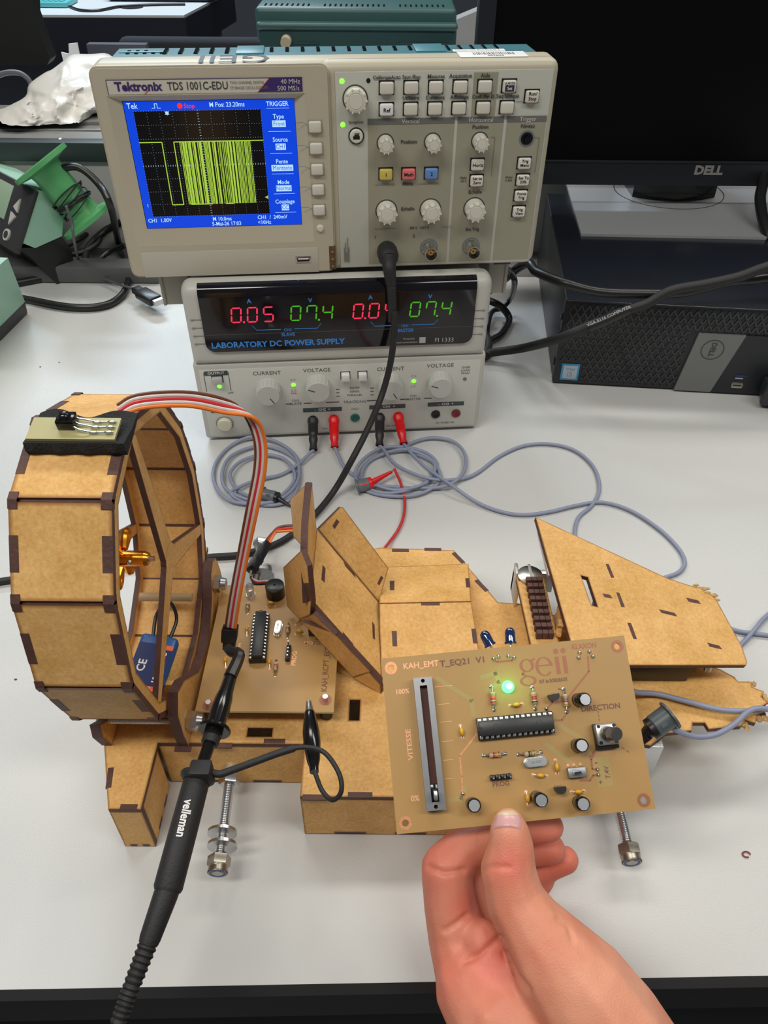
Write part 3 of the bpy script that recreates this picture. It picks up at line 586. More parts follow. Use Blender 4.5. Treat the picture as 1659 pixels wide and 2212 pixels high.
b.text('C.V.', -42.6, 64.5, 3, z, mi=3); b.text('C.C.\nPAR.', -42.6, 51.8, 3, z, mi=4); b.text('C.V.', 63.8, 63.5, 3, z, mi=3); b.text('C.C.', 63.8, 52.7, 3, z, mi=4); b.text('GND', 10.9, 30.5, 3, z, mi=3)
for x in (-4, 26.5):
    for y in (53, 49.5, 45.7): b.box(x-1.5, x+1.5, y-.8, y+.2, .4, z)
for x0, x1 in ((-51, -46), (-35, -28), (-15, -3), (22, 34), (52, 57), (74, 81)): b.box(x0, x1, 38.6, 39.6, .4, z, mi=1)
lpb.merge(b, 1); obj('lower_panel', lpb, [GP2, GINK, mat('slate_print', (.05, .075, .08), .5), WHITE, mat('green_ink', (.02, .3, .08), .5), mat('red_ink2', (.6, .04, .03), .5)], ps)
def pknob(x, y, a):
    b = B(FP); G = frame((x, y, .3), (1, 0, 0), (0, 1, 0), (0, 0, 1)); n = 48
    prof = [(10.6, 0), (10.4, 11), (9.7, 12.4), (0, 12.6)]; vs = []; 
    b.lathe(prof[:2], G, n); b.lathe(prof[1:], G, n)
    for k in range(20): b.box(-.45, .45, 10.1, 10.75, .5, 11, .2, 1, F=G @ Matrix.Rotation(k*2*PI/20, 4, 'Z'))
    b.box(-.35, .35, 3, 9.3, 12.5, 12.75, mi=1, F=G @ Matrix.Rotation(a, 4, 'Z')); obj('adjustment_knob', b, [mat('light_grey_knob', (.55, .55, .52), .45), INK], ps)
for x, y, a in ((-64.8, 57, 3.7), (-21.2, 58.5, 1.2), (42.8, 57, 3.7), (86.8, 57.5, 1.2)): pknob(x, y, a)
for x in (3.1, 18.1): b = B(FP); b.box(x-4.3, x+4.3, 63.4, 71.2, .3, .7, .2, mi=1); b.box(x-3.6, x+3.6, 64, 70.6, .3, 6, .6); obj('tracking_button', b, [WHITE, BLACK], ps)
b = B(FP); b.box(-112.5, -102.6, 64.8, 72, .3, .7, .2, mi=1); b.box(-111.8, -103.3, 65.4, 71.4, .3, 5, .6); obj('output_button', b, [mat('cool_grey', (.5, .49, .47), .4), BLACK], ps)
for x, y in ((-106.9, 60.9), (-42.7, 59.3), (63.8, 58.2)): b = B(FP); b.lathe([(0, 1.3), (1.4, .9), (2, 0)], frame((x, y, .3), (1, 0, 0), (0, 1, 0), (0, 0, 1))); obj('indicator_led', b, LEDG, ps)
b = B(FP); b.lathe([(0, .4), (1.7, .4), (1.7, 0)], frame((109.6, 58.5, .3), (1, 0, 0), (0, 1, 0), (0, 0, 1))); obj('overload_led', b, GREYP, ps)
b = B(FP); b.lathe([(8, 0), (8, .5), (7.3, .5), (6.8, .2)], frame((-107.5, 20.6, .3), (1, 0, 0), (0, 1, 0), (0, 0, 1)), 32, mi=1); b.lathe([(6.6, 0), (6.6, 3), (5.8, 4), (0, 4.4)], frame((-107.5, 20.6, .3), (1, 0, 0), (0, 1, 0), (0, 0, 1)), 32); obj('power_button', b, [mat('cream', (.68, .64, .5), .4), mat('g', (.3, .3, .29), .5)], ps)
for x, c in ((-27.7, (.01, .01, .01)), (-8.6, (.6, .01, .01)), (10.9, (.01, .12, .09)), (33.5, (.01, .01, .01)), (50.6, (.6, .01, .01)), (85.5, (.01, .01, .01)), (104.5, (.2, .02, .02))):
    b = B(FP); b.lathe([(4.2, 0), (4.2, 1.2), (3.2, 1.6), (2.2, 1.2), (2.1, .5), (0, .5)], frame((x, 21, .3), (1, 0, 0), (0, 1, 0), (0, 0, 1))); obj('binding_post', b, mat('post', c, .35), ps)
b = B(FPB)
for x in (-105, 105):
    for y in (22, 230): b.cyl(x, y, 0, 7, 8)
obj('rubber_foot', b, BLACK, ps)
# ================================================================ desktop computer, monitor
pc = thing('desktop_computer', 'black desktop computer case lying flat on the bench under the monitor', 'computer', (300, 800, 0))
c0, c1 = PZ(1192, 833), PZ(1500, 850); dx = (c1-c0); dx.z = 0; dx.normalize(); dy = Vector((-dx.y, dx.x, 0))
FC = frame(c0, dx, dy, (0, 0, 1))
PCM = mat('pc_black', (.014, .016, .020), .42, var=.15, vscale=20); PCT = mat('pc_top_black', (.010, .013, .020), .22, var=.5, vscale=9)
b = B(FC); b.box(0, 290, 12, 292, 4, 92.5, 1.5); obj('case', b, PCM, pc)
b = B(FC); b.box(1, 289, 1, 291, 92, 93.4, .6); obj('lid', b, PCT, pc)
b = B(FC)
for x in (20, 270):
    for y in (20, 270): b.cyl(x, y, 0, 4.2, 8)
obj('rubber_foot', b, BLACK, pc)
b = B(FC); b.box(0, 290, 3, 13, 2, 93, 1.5); FF = frame((0, 3, 0), (1, 0, 0), (0, 0, 1), (0, -1, 0))
# diagonal lattice grille
def clipline(x0, y0, dx_, dy_, X0, X1, Y0, Y1):
    t0, t1 = -1e9, 1e9
    for p, d, lo, hi in ((x0, dx_, X0, X1), (y0, dy_, Y0, Y1)):
        a, c = (lo-p)/d, (hi-p)/d; t0 = max(t0, min(a, c)); t1 = min(t1, max(a, c))
    return (x0+dx_*t0, y0+dy_*t0, x0+dx_*t1, y0+dy_*t1) if t1-t0 > .5 else None
for X0, X1, Y0, Y1 in ((4, 122, 28, 89), (28, 122, 5, 28), (122, 288, 67, 89)):
    k = -60
    while k < 420:
        for ang in (62, 118):
            a = math.radians(ang); L = clipline(k, 0, math.cos(a), math.sin(a), X0, X1, Y0, Y1)
            if L:
                P, Q = Vector(L[:2]), Vector(L[2:]); d = (Q-P).normalized(); n = Vector((-d.y, d.x))*.75
                b.add([(P.x+n.x, P.y+n.y, .9), (P.x-n.x, P.y-n.y, .9), (Q.x-n.x, Q.y-n.y, .9), (Q.x+n.x, Q.y+n.y, .9), (P.x+n.x*1.3, P.y+n.y*1.3, 0), (P.x-n.x*1.3, P.y-n.y*1.3, 0), (Q.x-n.x*1.3, Q.y-n.y*1.3, 0), (Q.x+n.x*1.3, Q.y+n.y*1.3, 0)], [[0, 1, 2, 3], [0, 4, 5, 1], [3, 2, 6, 7]], 2, FF)
        k += 7.2
b.poly([(122, 2.2), (158, 2.2), (174, 66), (130, 66)], -2, 2.2, mi=1, F=FF)
b.poly([(158, 2.2), (290, 2.2), (290, 66), (174, 66)], -2, 2.0, mi=0, F=FF)
obj('front_panel', b, [PCM, mat('pc_grey', (.17, .175, .17), .45), mat('pc_lattice', (.035, .037, .04), .4)], pc)
b = B(FC @ FF); n = 40; cx, cy = 147, 49.5
for i in range(n):
    a, c = 2*PI*i/n, 2*PI*(i+1)/n
    b.add([(cx+r*math.cos(t), cy+r*math.sin(t)*.98, 2.4) for r, t in ((11, a), (11, c), (10, c), (10, a))], [[0, 1, 2, 3]])
b.text('DELL', cx, cy, 7, 2.45, bold=.03, rot=-PI/2-.05); obj('maker_badge', b, mat('badge_ink', (.05, .05, .05), .4), pc)
b = B(FC @ FF); b.box(7, 25, 6, 25, 0, .7, .4, mi=0); b.box(9, 23, 8, 23, .6, .9, .2, mi=1); b.text('intel', 16, 19, 5, 1, mi=2); b.text('i5', 16, 13, 8, 1, mi=2); obj('processor_sticker', b, [mat('sticker_blue', (.03, .30, .55), .35), mat('sticker_silver', (.42, .48, .55), .3), mat('sticker_ink', (.15, .25, .4), .4)], pc)
b = B(FC @ FF); b.box(176, 189, 18.5, 24, 1.9, 2.3, mi=0); b.box(176.6, 188.4, 21.5, 23.5, 2.2, 2.5, mi=1); b.box(177.5, 185, 19.2, 20.3, 2.2, 2.5, mi=2); obj('usb_port', b, [BLACK, mat('usb_blue', (.01, .03, .15), .3), STEEL], pc)
b = B(FC @ FF); b.box(176, 187, 9, 14.6, 1.9, 2.5, 1.2, mi=0); b.box(177.5, 185.5, 11.2, 12.6, 2.4, 2.7, mi=1); obj('usb_port', b, [mat('usb_grey', (.28, .27, .24), .4), BLACK], pc)
b = B(FC @ FF)
for z0, z1 in ((20, 27), (50, 57), (70, 77)): b.box(-1.5, 0.2, z0, z1, -9, -4, .5)
obj('side_clip', b, PCM, pc)
# plug in the front of the computer
b = B(FC @ FF); b.box(203, 222, 5, 25, 3, 20, 2.5); b.box(200, 226, 4, 26, 18, 27, 3); pl = obj('cable_plug', b, mat('grey_black_plug', (.025, .028, .034), .4)); tag(pl, 'black plug pushed into the computer front at the right border', 'plug')
b = B(); q = FC @ FF @ Vector((213, 8, 26)); b.tube([q, q+Vector((6, -14, -3)), q+Vector((22, -24, -10)), q+Vector((48, -40, -12)), q+Vector((90, -50, -12))], 2.4); tag(obj('usb_cable', b, MBLACK), 'thin black cable hanging from the plug in the computer front', 'cable')
mo = thing('monitor', 'large black switched off flat monitor standing on the computer', 'monitor', (400, 920, 93))
b = B(FC); P = [PZ(u, v, 94.8) for u, v in ((1255, 508), (1900, 520), (1850, 398), (1220, 390))]
b = B(); z0 = 93.5; b.poly([(p.x, p.y) for p in P], z0, 96.5); obj('stand_base', b, mat('grey_metallic_base', (.50, .51, .53), .42, .35), mo, 'grey metallic foot plate')
b = B(); l0, r0 = PZ(1365, 425, 96.5), PZ(1548, 432, 96.5); yy = l0.y
cc = [(l0.x, yy), (l0.x+18, yy-9), ((l0.x+r0.x)/2, yy-14), (r0.x-18, yy-9), (r0.x, yy), (r0.x, yy+60), (l0.x, yy+60)]
b.poly(cc, 96, 330); obj('stand_neck', b, GLOSSB, mo)
b = B(); cx_ = (l0.x+r0.x)/2
for i in range(40):
    a, c = 2*PI*i/40, 2*PI*(i+1)/40
    b.add([(cx_+r*math.cos(t), yy+22+r*.95*math.sin(t), 96.8) for r, t in ((66, a), (66, c), (65, c), (65, a))], [[0, 1, 2, 3]])
obj('swivel_ring', b, BLACK, mo)
# bezel plane
YM = yy-38; A0, A1 = PY(1190, 388, YM), PY(1659, 402, YM)
p_ = PY(1032, 60, YM)
zb = (A0.z+A1.z)/2-2; xl = p_.x; xr = xl+556; zt_ = zb+330
b = B(); b.box(xl, xr, YM, YM+28, zb, zt_, 3, 2); obj('rear_shell', b, BLACK, mo)
def tz(u, v): return PY(u, v, YM).z
zs0 = tz(1400, 350)
b = B(); FM = frame((0, YM, 0), (1, 0, 0), (0, 0, 1), (0, -1, 0))
b.poly([(xl, zb), (xr, zb), (xr, zt_), (xl, zt_)], 0, 2.5, holes=[[(xl+17, zs0+2), (xr-17, zs0+2), (xr-17, zt_-17), (xl+17, zt_-17)]], F=FM)
b.box(xl+17, xr-17, zs0, zs0+2.5, 2, 4, .8, F=FM); obj('bezel', b, mat('bezel_black', (.012, .014, .018), .38), mo)
b = B(); b.box(xl+16, xr-16, zs0+1, zt_-16, -1, .6, F=FM); obj('screen', b, mat('screen_off', (.003, .003, .0035), .3, spec=.12), mo)
b = B(); q = PY(1529, 367, YM); b.text('DELL', q.x, q.z, 13, 2.8, F=FM, bold=.05, sx=1.1); obj('maker_lettering', b, mat('silver_ink', (.33, .32, .31), .35, .3), mo)
# ================================================================ soldering gear at the left
GRN = mat('mint_green_enamel', (.33, .56, .44), .42, bump=.1, bscale=700); DG = mat('charcoal_plastic', (.035, .034, .038), .45)
P0 = PX(81, 411, -402); D_ = (PZ(0, 369, P0.z)-P0).normalized(); E_ = Vector((0, 0, 1)).cross(D_).normalized(); E_ = E_ if E_.y > 0 else -E_
st = thing('soldering_station', 'mint green soldering station with charcoal display panel at the left border', 'soldering station', (-430, 820, 0))
sd = [PP(u, v, P0, -D_) for u, v in ((46, 524), (81, 411), (142, 418), (134, 510), (76, 536))]
FX = frame(P0, E_, (0, 0, 1), -D_)
loc2 = lambda p: ((p-P0).dot(E_), p.z-P0.z)
b = B(); b.poly([loc2(p) for p in sd], -170, 0, F=FX); obj('housing', b, GRN, st)
pa, pb_ = sd[0], sd[1]; V_ = (pb_-pa).normalized(); H_ = (pb_-pa).length
F2 = frame(pa, -D_, V_, (-D_).cross(V_).normalized()); sg = 1 if F2.col[2].xyz.dot(-ray(60, 460)) > 0 else -1
b = B(F2); b.box(-170, 1, -14, H_-1, -2*sg, 4*sg, .8); obj('front_panel', b, DG, st)
b = B(F2); b.box(-150, -44, 14, H_-8, 4*sg, 5*sg, .4, mi=0); obj('display', b, [mat('lcd_green', (.30, .42, .30), .25)], st)
for pts in (((-31, 31), (-19, 27), (-21, 42)), ((-33, 25), (-20, 22), (-30, 11))):
    b = B(F2); b.poly([(p[0]+1, p[1]*H_/58) for p in pts], 4*sg, 6*sg); obj('arrow_button', b, mat('pale_button', (.5, .48, .47), .4), st)
b = B(F2); b.cyl(-27, 0, 4*sg, 6*sg, 7, mi=0); b.cyl(-27, 0, 6*sg, 6.4*sg, 4.5, mi=1); obj('mode_button', b, [mat('pale_button2', (.5, .49, .47), .4), DG], st)
b = B(); q = [loc2(p) for p in sd]; zf = -P0.z+.5
b.poly([(q[0][0]-4, q[0][1]-6), q[4], q[3], (q[3][0]+8, q[3][1]-20), (q[3][0]+4, zf), (q[4][0]+14, zf), (q[0][0]+10, q[0][1]-26)], -165, -2, F=FX); obj('base', b, BLACK, st)
tr = thing('soldering_tool_holder', 'mint green box with dark base at the left edge of the bench', 'soldering equipment', (-430, 760, 0))
e0, e1, e2, e3 = PZ(60, 678, 0), PZ(0, 739, 0), PZ(54, 652, 16), PZ(17, 557, 84)
dirx = (e1-e0).normalized(); 
b = B(); k = 135
A = [e2+Vector((0, 0, 0)), e3]; back = Vector((-dirx.y, dirx.x, 0)); back = back if back.y > 0 else -back
V = [e2, e2+dirx*k, e3+dirx*k, e3, e2+back*60, e2+dirx*k+back*60, e3+dirx*k+back*25, e3+back*25]
b.add(V, [[0, 1, 2, 3], [4, 7, 6, 5], [0, 3, 7, 4], [3, 2, 6, 7], [1, 5, 6, 2]]); obj('housing', b, GRN, tr)
g0 = Vector((e0.x, e0.y, 1)); V = [g0, g0+dirx*k, e2+dirx*k, e2, g0+back*60, g0+dirx*k+back*60, e2+dirx*k+back*60, e2+back*60]
b = B(); b.add(V, [[0, 1, 2, 3], [4, 7, 6, 5], [0, 3, 7, 4], [3, 2, 6, 7], [1, 5, 6, 2], [0, 4, 5, 1]]); obj('base', b, DG, tr)
# green spool of black wire
sp_ = thing('wire_spool', 'green plastic spool with loose black wire behind the soldering station', 'spool', (-330, 850, 0))
SG = mat('leaf_green_plastic', (.09, .36, .13), .4)
ca, cb = PD(92, 358, 880), PD(188, 470, 918)
G = along(ca, cb); L = (cb-ca).length
b = B(G); 
b.lathe([(0, -5), (37, -5), (37, 0), (20, 3), (19, 8), (19, L-8), (20, L-3), (36, L), (36, L+5), (0, L+5)], n=12)
obj('spool_body', b, SG, sp_)
b = B(G)
for k in range(9):
    z = 38+k*(L-52)/9; b.tube([((20+3*random.random())*math.cos(t), (20+3*random.random())*math.sin(t), z+5*math.sin(t+k)) for t in [i*PI/5 for i in range(10)]], .9, 6, closed=True, res=3)
obj('wound_wire', b, MBLACK, sp_)
def cable(name, pts, r, m, label, cat='cable', group=None, res=6, n=10):
    b = B(); b.tube(pts, r, n, res=res); return tag(obj(name, b, m), label, cat, group)
def mix(pts): # (u, v, kind, value)
    return [{'z': PZ, 'y': PY, 'x': PX}[k](u, v, val) for u, v, k, val in pts]
cable('power_cable', mix([(125, 365, 'y', 920), (170, 362, 'y', 925), (215, 400, 'y', 915), (240, 450, 'y', 900), (255, 520, 'z', 6), (270, 560, 'z', 5), (278, 600, 'z', 5), (265, 635, 'z', 5), (225, 660, 'z', 5), (150, 663, 'z', 5), (50, 645, 'z', 5), (0, 640, 'z', 5)]), 4.2, BLACK, 'thick black cable looping from the green spool down onto the bench')
cable('power_cable', mix([(262, 480, 'z', 30), (225, 500, 'z', 18), (190, 535, 'z', 8), (178, 580, 'z', 5), (140, 592, 'z', 5), (80, 603, 'z', 5), (30, 612, 'z', 5), (-20, 616, 'z', 5)]), 4.6, BLACK, 'thick black cable curving out from behind the oscilloscope at lower left')
cable('power_cable', mix([(270, 530, 'z', 20), (235, 545, 'z', 10), (205, 568, 'z', 6), (180, 583, 'z', 14), (120, 585, 'z', 13), (40, 590, 'z', 7), (10, 605, 'z', 6)]), 3.4, BLACK, 'black cable crossing the grey strip under the green spool')
cable('grey_thin_cable', mix([(143, 445, 'y', 830), (155, 480, 'y', 830), (160, 520, 'y', 835), (172, 565, 'z', 12), (200, 590, 'z', 8), (250, 612, 'z', 8), (292, 625, 'z', 14)]), 1.6, mat('mid_grey_cable', (.10, .10, .11), .45), 'thin dark grey cable running from the spool to the usb plug')
b = B(); p, q = PZ(290, 623, 14), PZ(338, 650, 14); d = (q-p); L = d.length; G = frame(p, d.normalized(), Vector((0, 0, 1)).cross(d.normalized()), (0, 0, 1)); b.box(2, L*.75, -6, 6, -4, 4, 2.5, 3, F=G); b.box(L*.3, L, -9, 8, -5, 5, 2, F=G); b.box(L, L+6, -6, 6, -3, 3, mi=1, F=G)
tag(obj('usb_plug', b, [BLACK, STEEL]), 'black usb plug lying left of the power supply under the oscilloscope', 'plug')
cable('black_lead_tangle', mix([(90, 520, 'z', 20), (130, 535, 'z', 10), (165, 520, 'z', 14), (200, 500, 'z', 12), (215, 520, 'z', 12), (180, 545, 'z', 8), (140, 550, 'z', 8), (100, 540, 'z', 8), (60, 556, 'z', 6), (30, 565, 'z', 5)]), 3.2, MBLACK, 'black lead tangled behind the soldering station')
b = B(); p = PZ(130, 556, 0); b.box(p.x-150, p.x+150, 905, 934, .5, 22, 3); tag(obj('cable_duct', b, mat('dark_grey_bar', (.10, .10, .10), .5)), 'low dark grey bar lying along the back of the bench behind the cables', 'bar')
# cables at the right of the power supply and across the computer
SL = mat('printed_sleeve', (.02, .02, .02), .4)
YC = 655
cable('monitor_cable', [Vector((60, 860, 5)), Vector((105, 800, 40))]+mix([(1130, 572, 'y', 720), (1160, 588, 'y', 690), (1220, 612, 'y', 664), (1290, 630, 'y', 660), (1370, 634, 'y', YC+5), (1470, 632, 'y', YC+5), (1560, 612, 'y', YC+5), (1620, 605, 'y', YC+8), (1700, 608, 'y', YC+10)])+[Vector((470, 655, 90)), Vector((520, 640, 20)), Vector((560, 700, 5)), Vector((600, 860, 5)), Vector((600, 980, 8))], 4.4, BLACK, 'black cable sagging along the top front edge of the computer, upper of two')
cable('monitor_cable', [Vector((40, 850, 5)), Vector((95, 800, 6)), Vector((112, 760, 8))]+mix([(1050, 768, 'z', 8), (1062, 762, 'z', 10), (1130, 752, 'z', 22), (1205, 732, 'y', 664), (1280, 702, 'y', 654), (1350, 672, 'y', 652), (1400, 655, 'y', 652), (1450, 628, 'y', 652), (1520, 615, 'y', 650), (1590, 600, 'y', 650), (1700, 570, 'y', 655)])+[Vector((450, 700, 112)), Vector((500, 800, 100)), Vector((520, 900, 60)), Vector((540, 980, 10))], 4.6, MBLACK, 'black cable crossing the computer grille diagonally with a printed sleeve')
b = B(); b.tube(mix([(1272, 706, 'y', 653.5), (1310, 691, 'y', 652.5), (1358, 668, 'y', 651.5)]), 5.2, 12); p = PY(1315, 683, 646); q = PY(1350, 668, 646); rr = math.atan2(q.z-p.z, q.x-p.x)
b.text('VGA E116 COMPUTER', p.x, p.z, 4.2, 0, mi=1, F=frame((0, 646.2, 0), (1, 0, 0), (0, 0, 1), (0, -1, 0)), rot=rr, bold=.02); tag(obj('cable_sleeve', b, [SL, mat('silver_print', (.6, .6, .58), .4)]), 'black shrink sleeve with silver print around the diagonal cable', 'cable sleeve')
for k, pts in enumerate(([(1058, 650, 'z', 30), (1085, 665, 'z', 18), (1100, 690, 'z', 6), (1085, 720, 'z', 6), (1062, 735, 'z', 6)], [(1110, 600, 'y', 700), (1105, 640, 'z', 28), (1085, 665, 'z', 12), (1060, 678, 'z', 8)])):
    cable('power_cable', ([Vector((50, 870, 8)), Vector((88, 830, 30))] if k == 0 else [Vector((110, 860, 20)), Vector((120, 780, 80))])+mix(pts)+[Vector((100, 740, 5)), Vector((60, 850, 5))], 4 if k == 0 else 3, BLACK, ('black cable bulging from behind the right side of the power supply', 'thinner black cable dropping behind the right flange of the tray')[k])
cable('monitor_lead', mix([(1652, 350, 'y', 935), (1648, 395, 'y', 900), (1642, 430, 'y', 880), (1650, 480, 'y', 850), (1668, 520, 'y', 830)])+[Vector((440, 860, 100)), Vector((480, 960, 98)), Vector((520, 1010, 40))], 6, BLACK, 'black lead hanging beside the monitor foot at the right border')
# ================================================================ laser cut craft model
hv = thing('hovercraft_model', 'laser cut fibreboard model craft with a round fan duct, middle of the bench', 'model craft', (20, 295, 0))
WM = [WOOD, CHAR]
def slot_marks(b, rects, z, F=None, dark=1):
    for (cx, cy, w, h, a) in rects: b.box(-w/2, w/2, -h/2, h/2, z-1, z+.12, mi=dark, F=(F or W) @ Matrix.Translation((cx, cy, 0)) @ Matrix.Rotation(a, 4, 'Z'))
# --- base deck
out = [(-142, 197), (-125, 197), (-125, 236), (-43, 236), (-43, 205), (42, 205), (72, 244), (90, 247), (150, 237), (161, 245), (176, 247), (178, 252), (185, 252), (186, 248), (205, 250), (209, 254), (214, 252), (217, 257), (222, 259), (221, 263), (226, 266), (224, 270), (227, 274), (221, 277), (222, 281), (214, 281), (212, 285), (206, 290),
       (90, 342), (76, 343), (50, 392), (-2, 394), (-43, 385), (-43, 354), (-125, 354), (-125, 393), (-142, 393), (-155, 352), (-155, 236)]
h1 = [(-76, 237.5+3), (-62, 240.5), (-62, 246), (-76, 246)]; c1 = PZ(766, 1534, 42); h2 = [(c1.x-3, c1.y-7), (c1.x+3, c1.y-7), (c1.x+3, c1.y+7), (c1.x-3, c1.y+7)]
b = B(); b.poly(out, 39, 42, holes=[h1, h2], me=1, rim=1.6)
marks = []
for (u, v, w, h, a) in ((865, 1189, 12, 3, 0), (935, 1187, 12, 3, 0), (990, 1205, 12, 3, -1.0), (1040, 1265, 12, 3, -1.0), (395, 1617, 9, 3, 0), (480, 1610, 11, 3, 0), (593, 1601, 12, 3, 0), (680, 1722, 13, 3, 0), (778, 1717, 13, 3, 0), (237, 1680, 3, 12, .15), (278, 1743, 9, 3, 0)):
    p = PZ(u, v, 42); marks.append((p.x, p.y, w, h, a))
slot_marks(b, marks, 42); obj('base_deck', b, WM, hv)
# torn end
b = B(); random.seed(5)
for (x, y) in ((217, 256), (223, 262), (226, 270), (223, 279), (214, 283), (221, 257), (208, 252)):
    for k in range(4): b.sph((x+random.uniform(-3, 1), y+random.uniform(-2, 2), 40.4+random.uniform(-.6, .6)), 1.5, 8, sc=(1, 1.4, .6))
b.v = [v+Vector((noise.noise(v*.5)*1.5, noise.noise(v*.5+Vector((9, 9, 9)))*1.5, noise.noise(v*.7)*.8)) for v in b.v]; obj('torn_edge', b, TORN, hv, 'frayed torn fibre edge')
def wall(p, q, z0=0.3, z1=39, th=3, side=1, tabs=2):
    p, q = Vector((p[0], p[1], 0)), Vector((q[0], q[1], 0)); d = (q-p); L = d.length; d.normalize(); n = Vector((d.y, -d.x, 0))*side
    if n.y > -.5: p = p+d*3.05; q = q-d*3.05; L -= 6.1
    F = frame(p, d, (0, 0, 1), d.cross(Vector((0, 0, 1)))); sgn = 1 if F.col[2].xyz.dot(n) > 0 else -1
    b = B(F); w = L/(2*tabs+1); o = []
    o = [(0, z0)]
    for k in range(tabs): o += [((2*k+1)*w, z0), ((2*k+1)*w, z0+2.5), ((2*k+2)*w, z0+2.5), ((2*k+2)*w, z0)]
    o += [(L, z0), (L, z1), (0, z1)]
    b.poly(o, -th*(sgn > 0), th*(sgn < 0), me=1, rim=1.6)
    for k in range(tabs): b.box((2*k+1)*w, (2*k+2)*w, z0, z0+2.5, -th*(sgn > 0)*.95, th*(sgn < 0)*.95, mi=1)
    obj('skirt_panel', b, WM, hv)
for p, q in (((-142, 197), (-125, 197)), ((-125, 197), (-125, 236)), ((-125, 236), (-43, 236)), ((-43, 236), (-43, 205)), ((-43, 205), (42, 205)), ((42, 205), (72, 244)), ((50, 392), (-43, 388)), ((76, 343), (50, 392)), ((-125, 393), (-142, 393)), ((-142, 393), (-155, 352)), ((-155, 352), (-155, 236)), ((-155, 236), (-142, 197))): wall(p, q)
# bottom rim strip of the notch
# --- fan duct
XR, XL = -114, -157
O = [(223, 85), (209, 131), (218, 178), (244, 213), (284, 226), (331, 209), (355, 174), (364, 138), (360, 95), (343, 62), (308, 45.5), (258, 46)]
FXP = lambda x: frame((x, 0, 0), (0, 1, 0), (0, 0, 1), (1, 0, 0))
def spoke(a, b_, w0, w1):
    a, b_ = Vector(a), Vector(b_); d = (b_-a).normalized(); n = Vector((-d.y, d.x)); return [tuple(a+n*w0), tuple(a-n*w0), tuple(b_-n*w1), tuple(b_+n*w1)]
hub = (292, 131)
for x0, x1, nm in ((XR-3, XR, 'duct_ring'), (XL, XL+3, 'duct_ring')):
    b = B(FXP(0)); inn = offset2(O, 8)
    b.poly(O, x0, x1, holes=[inn], me=1, rim=1.6)
    i = 0
    for tgt in (inn[4], inn[8], inn[0]):
        s_ = spoke(hub, tgt, 7, 3.2); b.poly(s_, x0+.02, x1-.02, me=1, rim=1.0)
    b.poly([(hub[0]+9*math.cos(k*PI/8), hub[1]+9*math.sin(k*PI/8)) for k in range(16)], x0, x1+.05, me=1)
    obj(nm, b, WM, hv)
# outer panels between the two rings
for i in range(len(O)):
    p, q = Vector((0, *O[i])), Vector((0, *O[(i+1) % len(O)])); d = (q-p); L = d.length; d.normalize(); n = Vector((1, 0, 0)).cross(d); 
    if n.dot(Vector((0, (O[i][0]-hub[0]), (O[i][1]-hub[1])))) < 0: n = -n
    F = frame(p, (1, 0, 0), d, Vector((1, 0, 0)).cross(d)); s_ = 1 if F.col[2].xyz.dot(n) > 0 else -1
    b = B(F); e = 0.9; t0, t1 = L*.30, L*.66
    w = [(XL+3, e), (XR-3, e), (XR-3, t0), (XR+.3, t0), (XR+.3, t1), (XR-3, t1), (XR-3, L-e), (XL+3, L-e), (XL+3, t1), (XL-.3, t1), (XL-.3, t0), (XL+3, t0)]
    w = [(XL-.2, e), (XR+.2, e), (XR+.2, L-e), (XL-.2, L-e)]
    b.poly(w, *((-2.6, .5) if s_ > 0 else (-.5, 2.6)), me=1, rim=2.6)
    b.box(XL+3, XR-3, -1.5, 1.5, *((-2.9, -1.2) if s_ > 0 else (1.2, 2.9)), mi=1)  # added dark strip behind the joint, standing in for the shade inside the duct
    zz = .55 if s_ > 0 else -.55
    for x0, x1 in ((XL-.3, XL+3.6), (XR-4.2, XR+.35)):
        b.box(x0, x1, t0, t1, zz-.3, zz+.15, mi=1)
        for y0, y1 in ((-.5, L*.085), (L*.915, L+.5)): b.box(x0-.05, x1+.05, y0, y1, -2.5 if s_ > 0 else -1.0, 1.0 if s_ > 0 else 2.5, mi=1)
    obj('duct_panel', b, WM, hv)
# motor
mc = Vector((0, hub[0]-4, hub[1]+4)); 
def mx(x): return (x, mc.y, mc.z)
b = B(); b.cone(mx(XL+3), mx(XL+14), 9, 9, 24); b.cone(mx(XL+14), mx(XL+16), 11, 10, 24); b.cone(mx(XL+16), mx(XL+31), 4.2, 4.2, 20); b.cone(mx(XL+31), mx(XL+33), 4.2, 3.4, 20); obj('motor', b, GOLDA, hv, 'gold anodised motor with cross shaped mount')
b = B()
for k in range(4):
    a = k*PI/2+.4; c, s_ = math.cos(a), math.sin(a); pts = []
    b.tube([(XL+19, mc.y+6*c, mc.z+6*s_), (XL+19, mc.y+13*c-2*s_, mc.z+13*s_+2*c), (XL+19, mc.y+16*c, mc.z+16*s_), (XL+19, mc.y+13*c+2*s_, mc.z+13*s_-2*c), (XL+19, mc.y+6*c, mc.z+6*s_)], 2.2, 8, flat=(1, 0, 0))
obj('motor_mount', b, GOLDA, hv)
b = B(); b.cone(mx(XL+33), mx(XL+36), 1.6, 1.4); b.sph((XL+24, mc.y-3.9, mc.z+1), 1.4, mi=0); obj('motor_shaft', b, STEEL, hv)
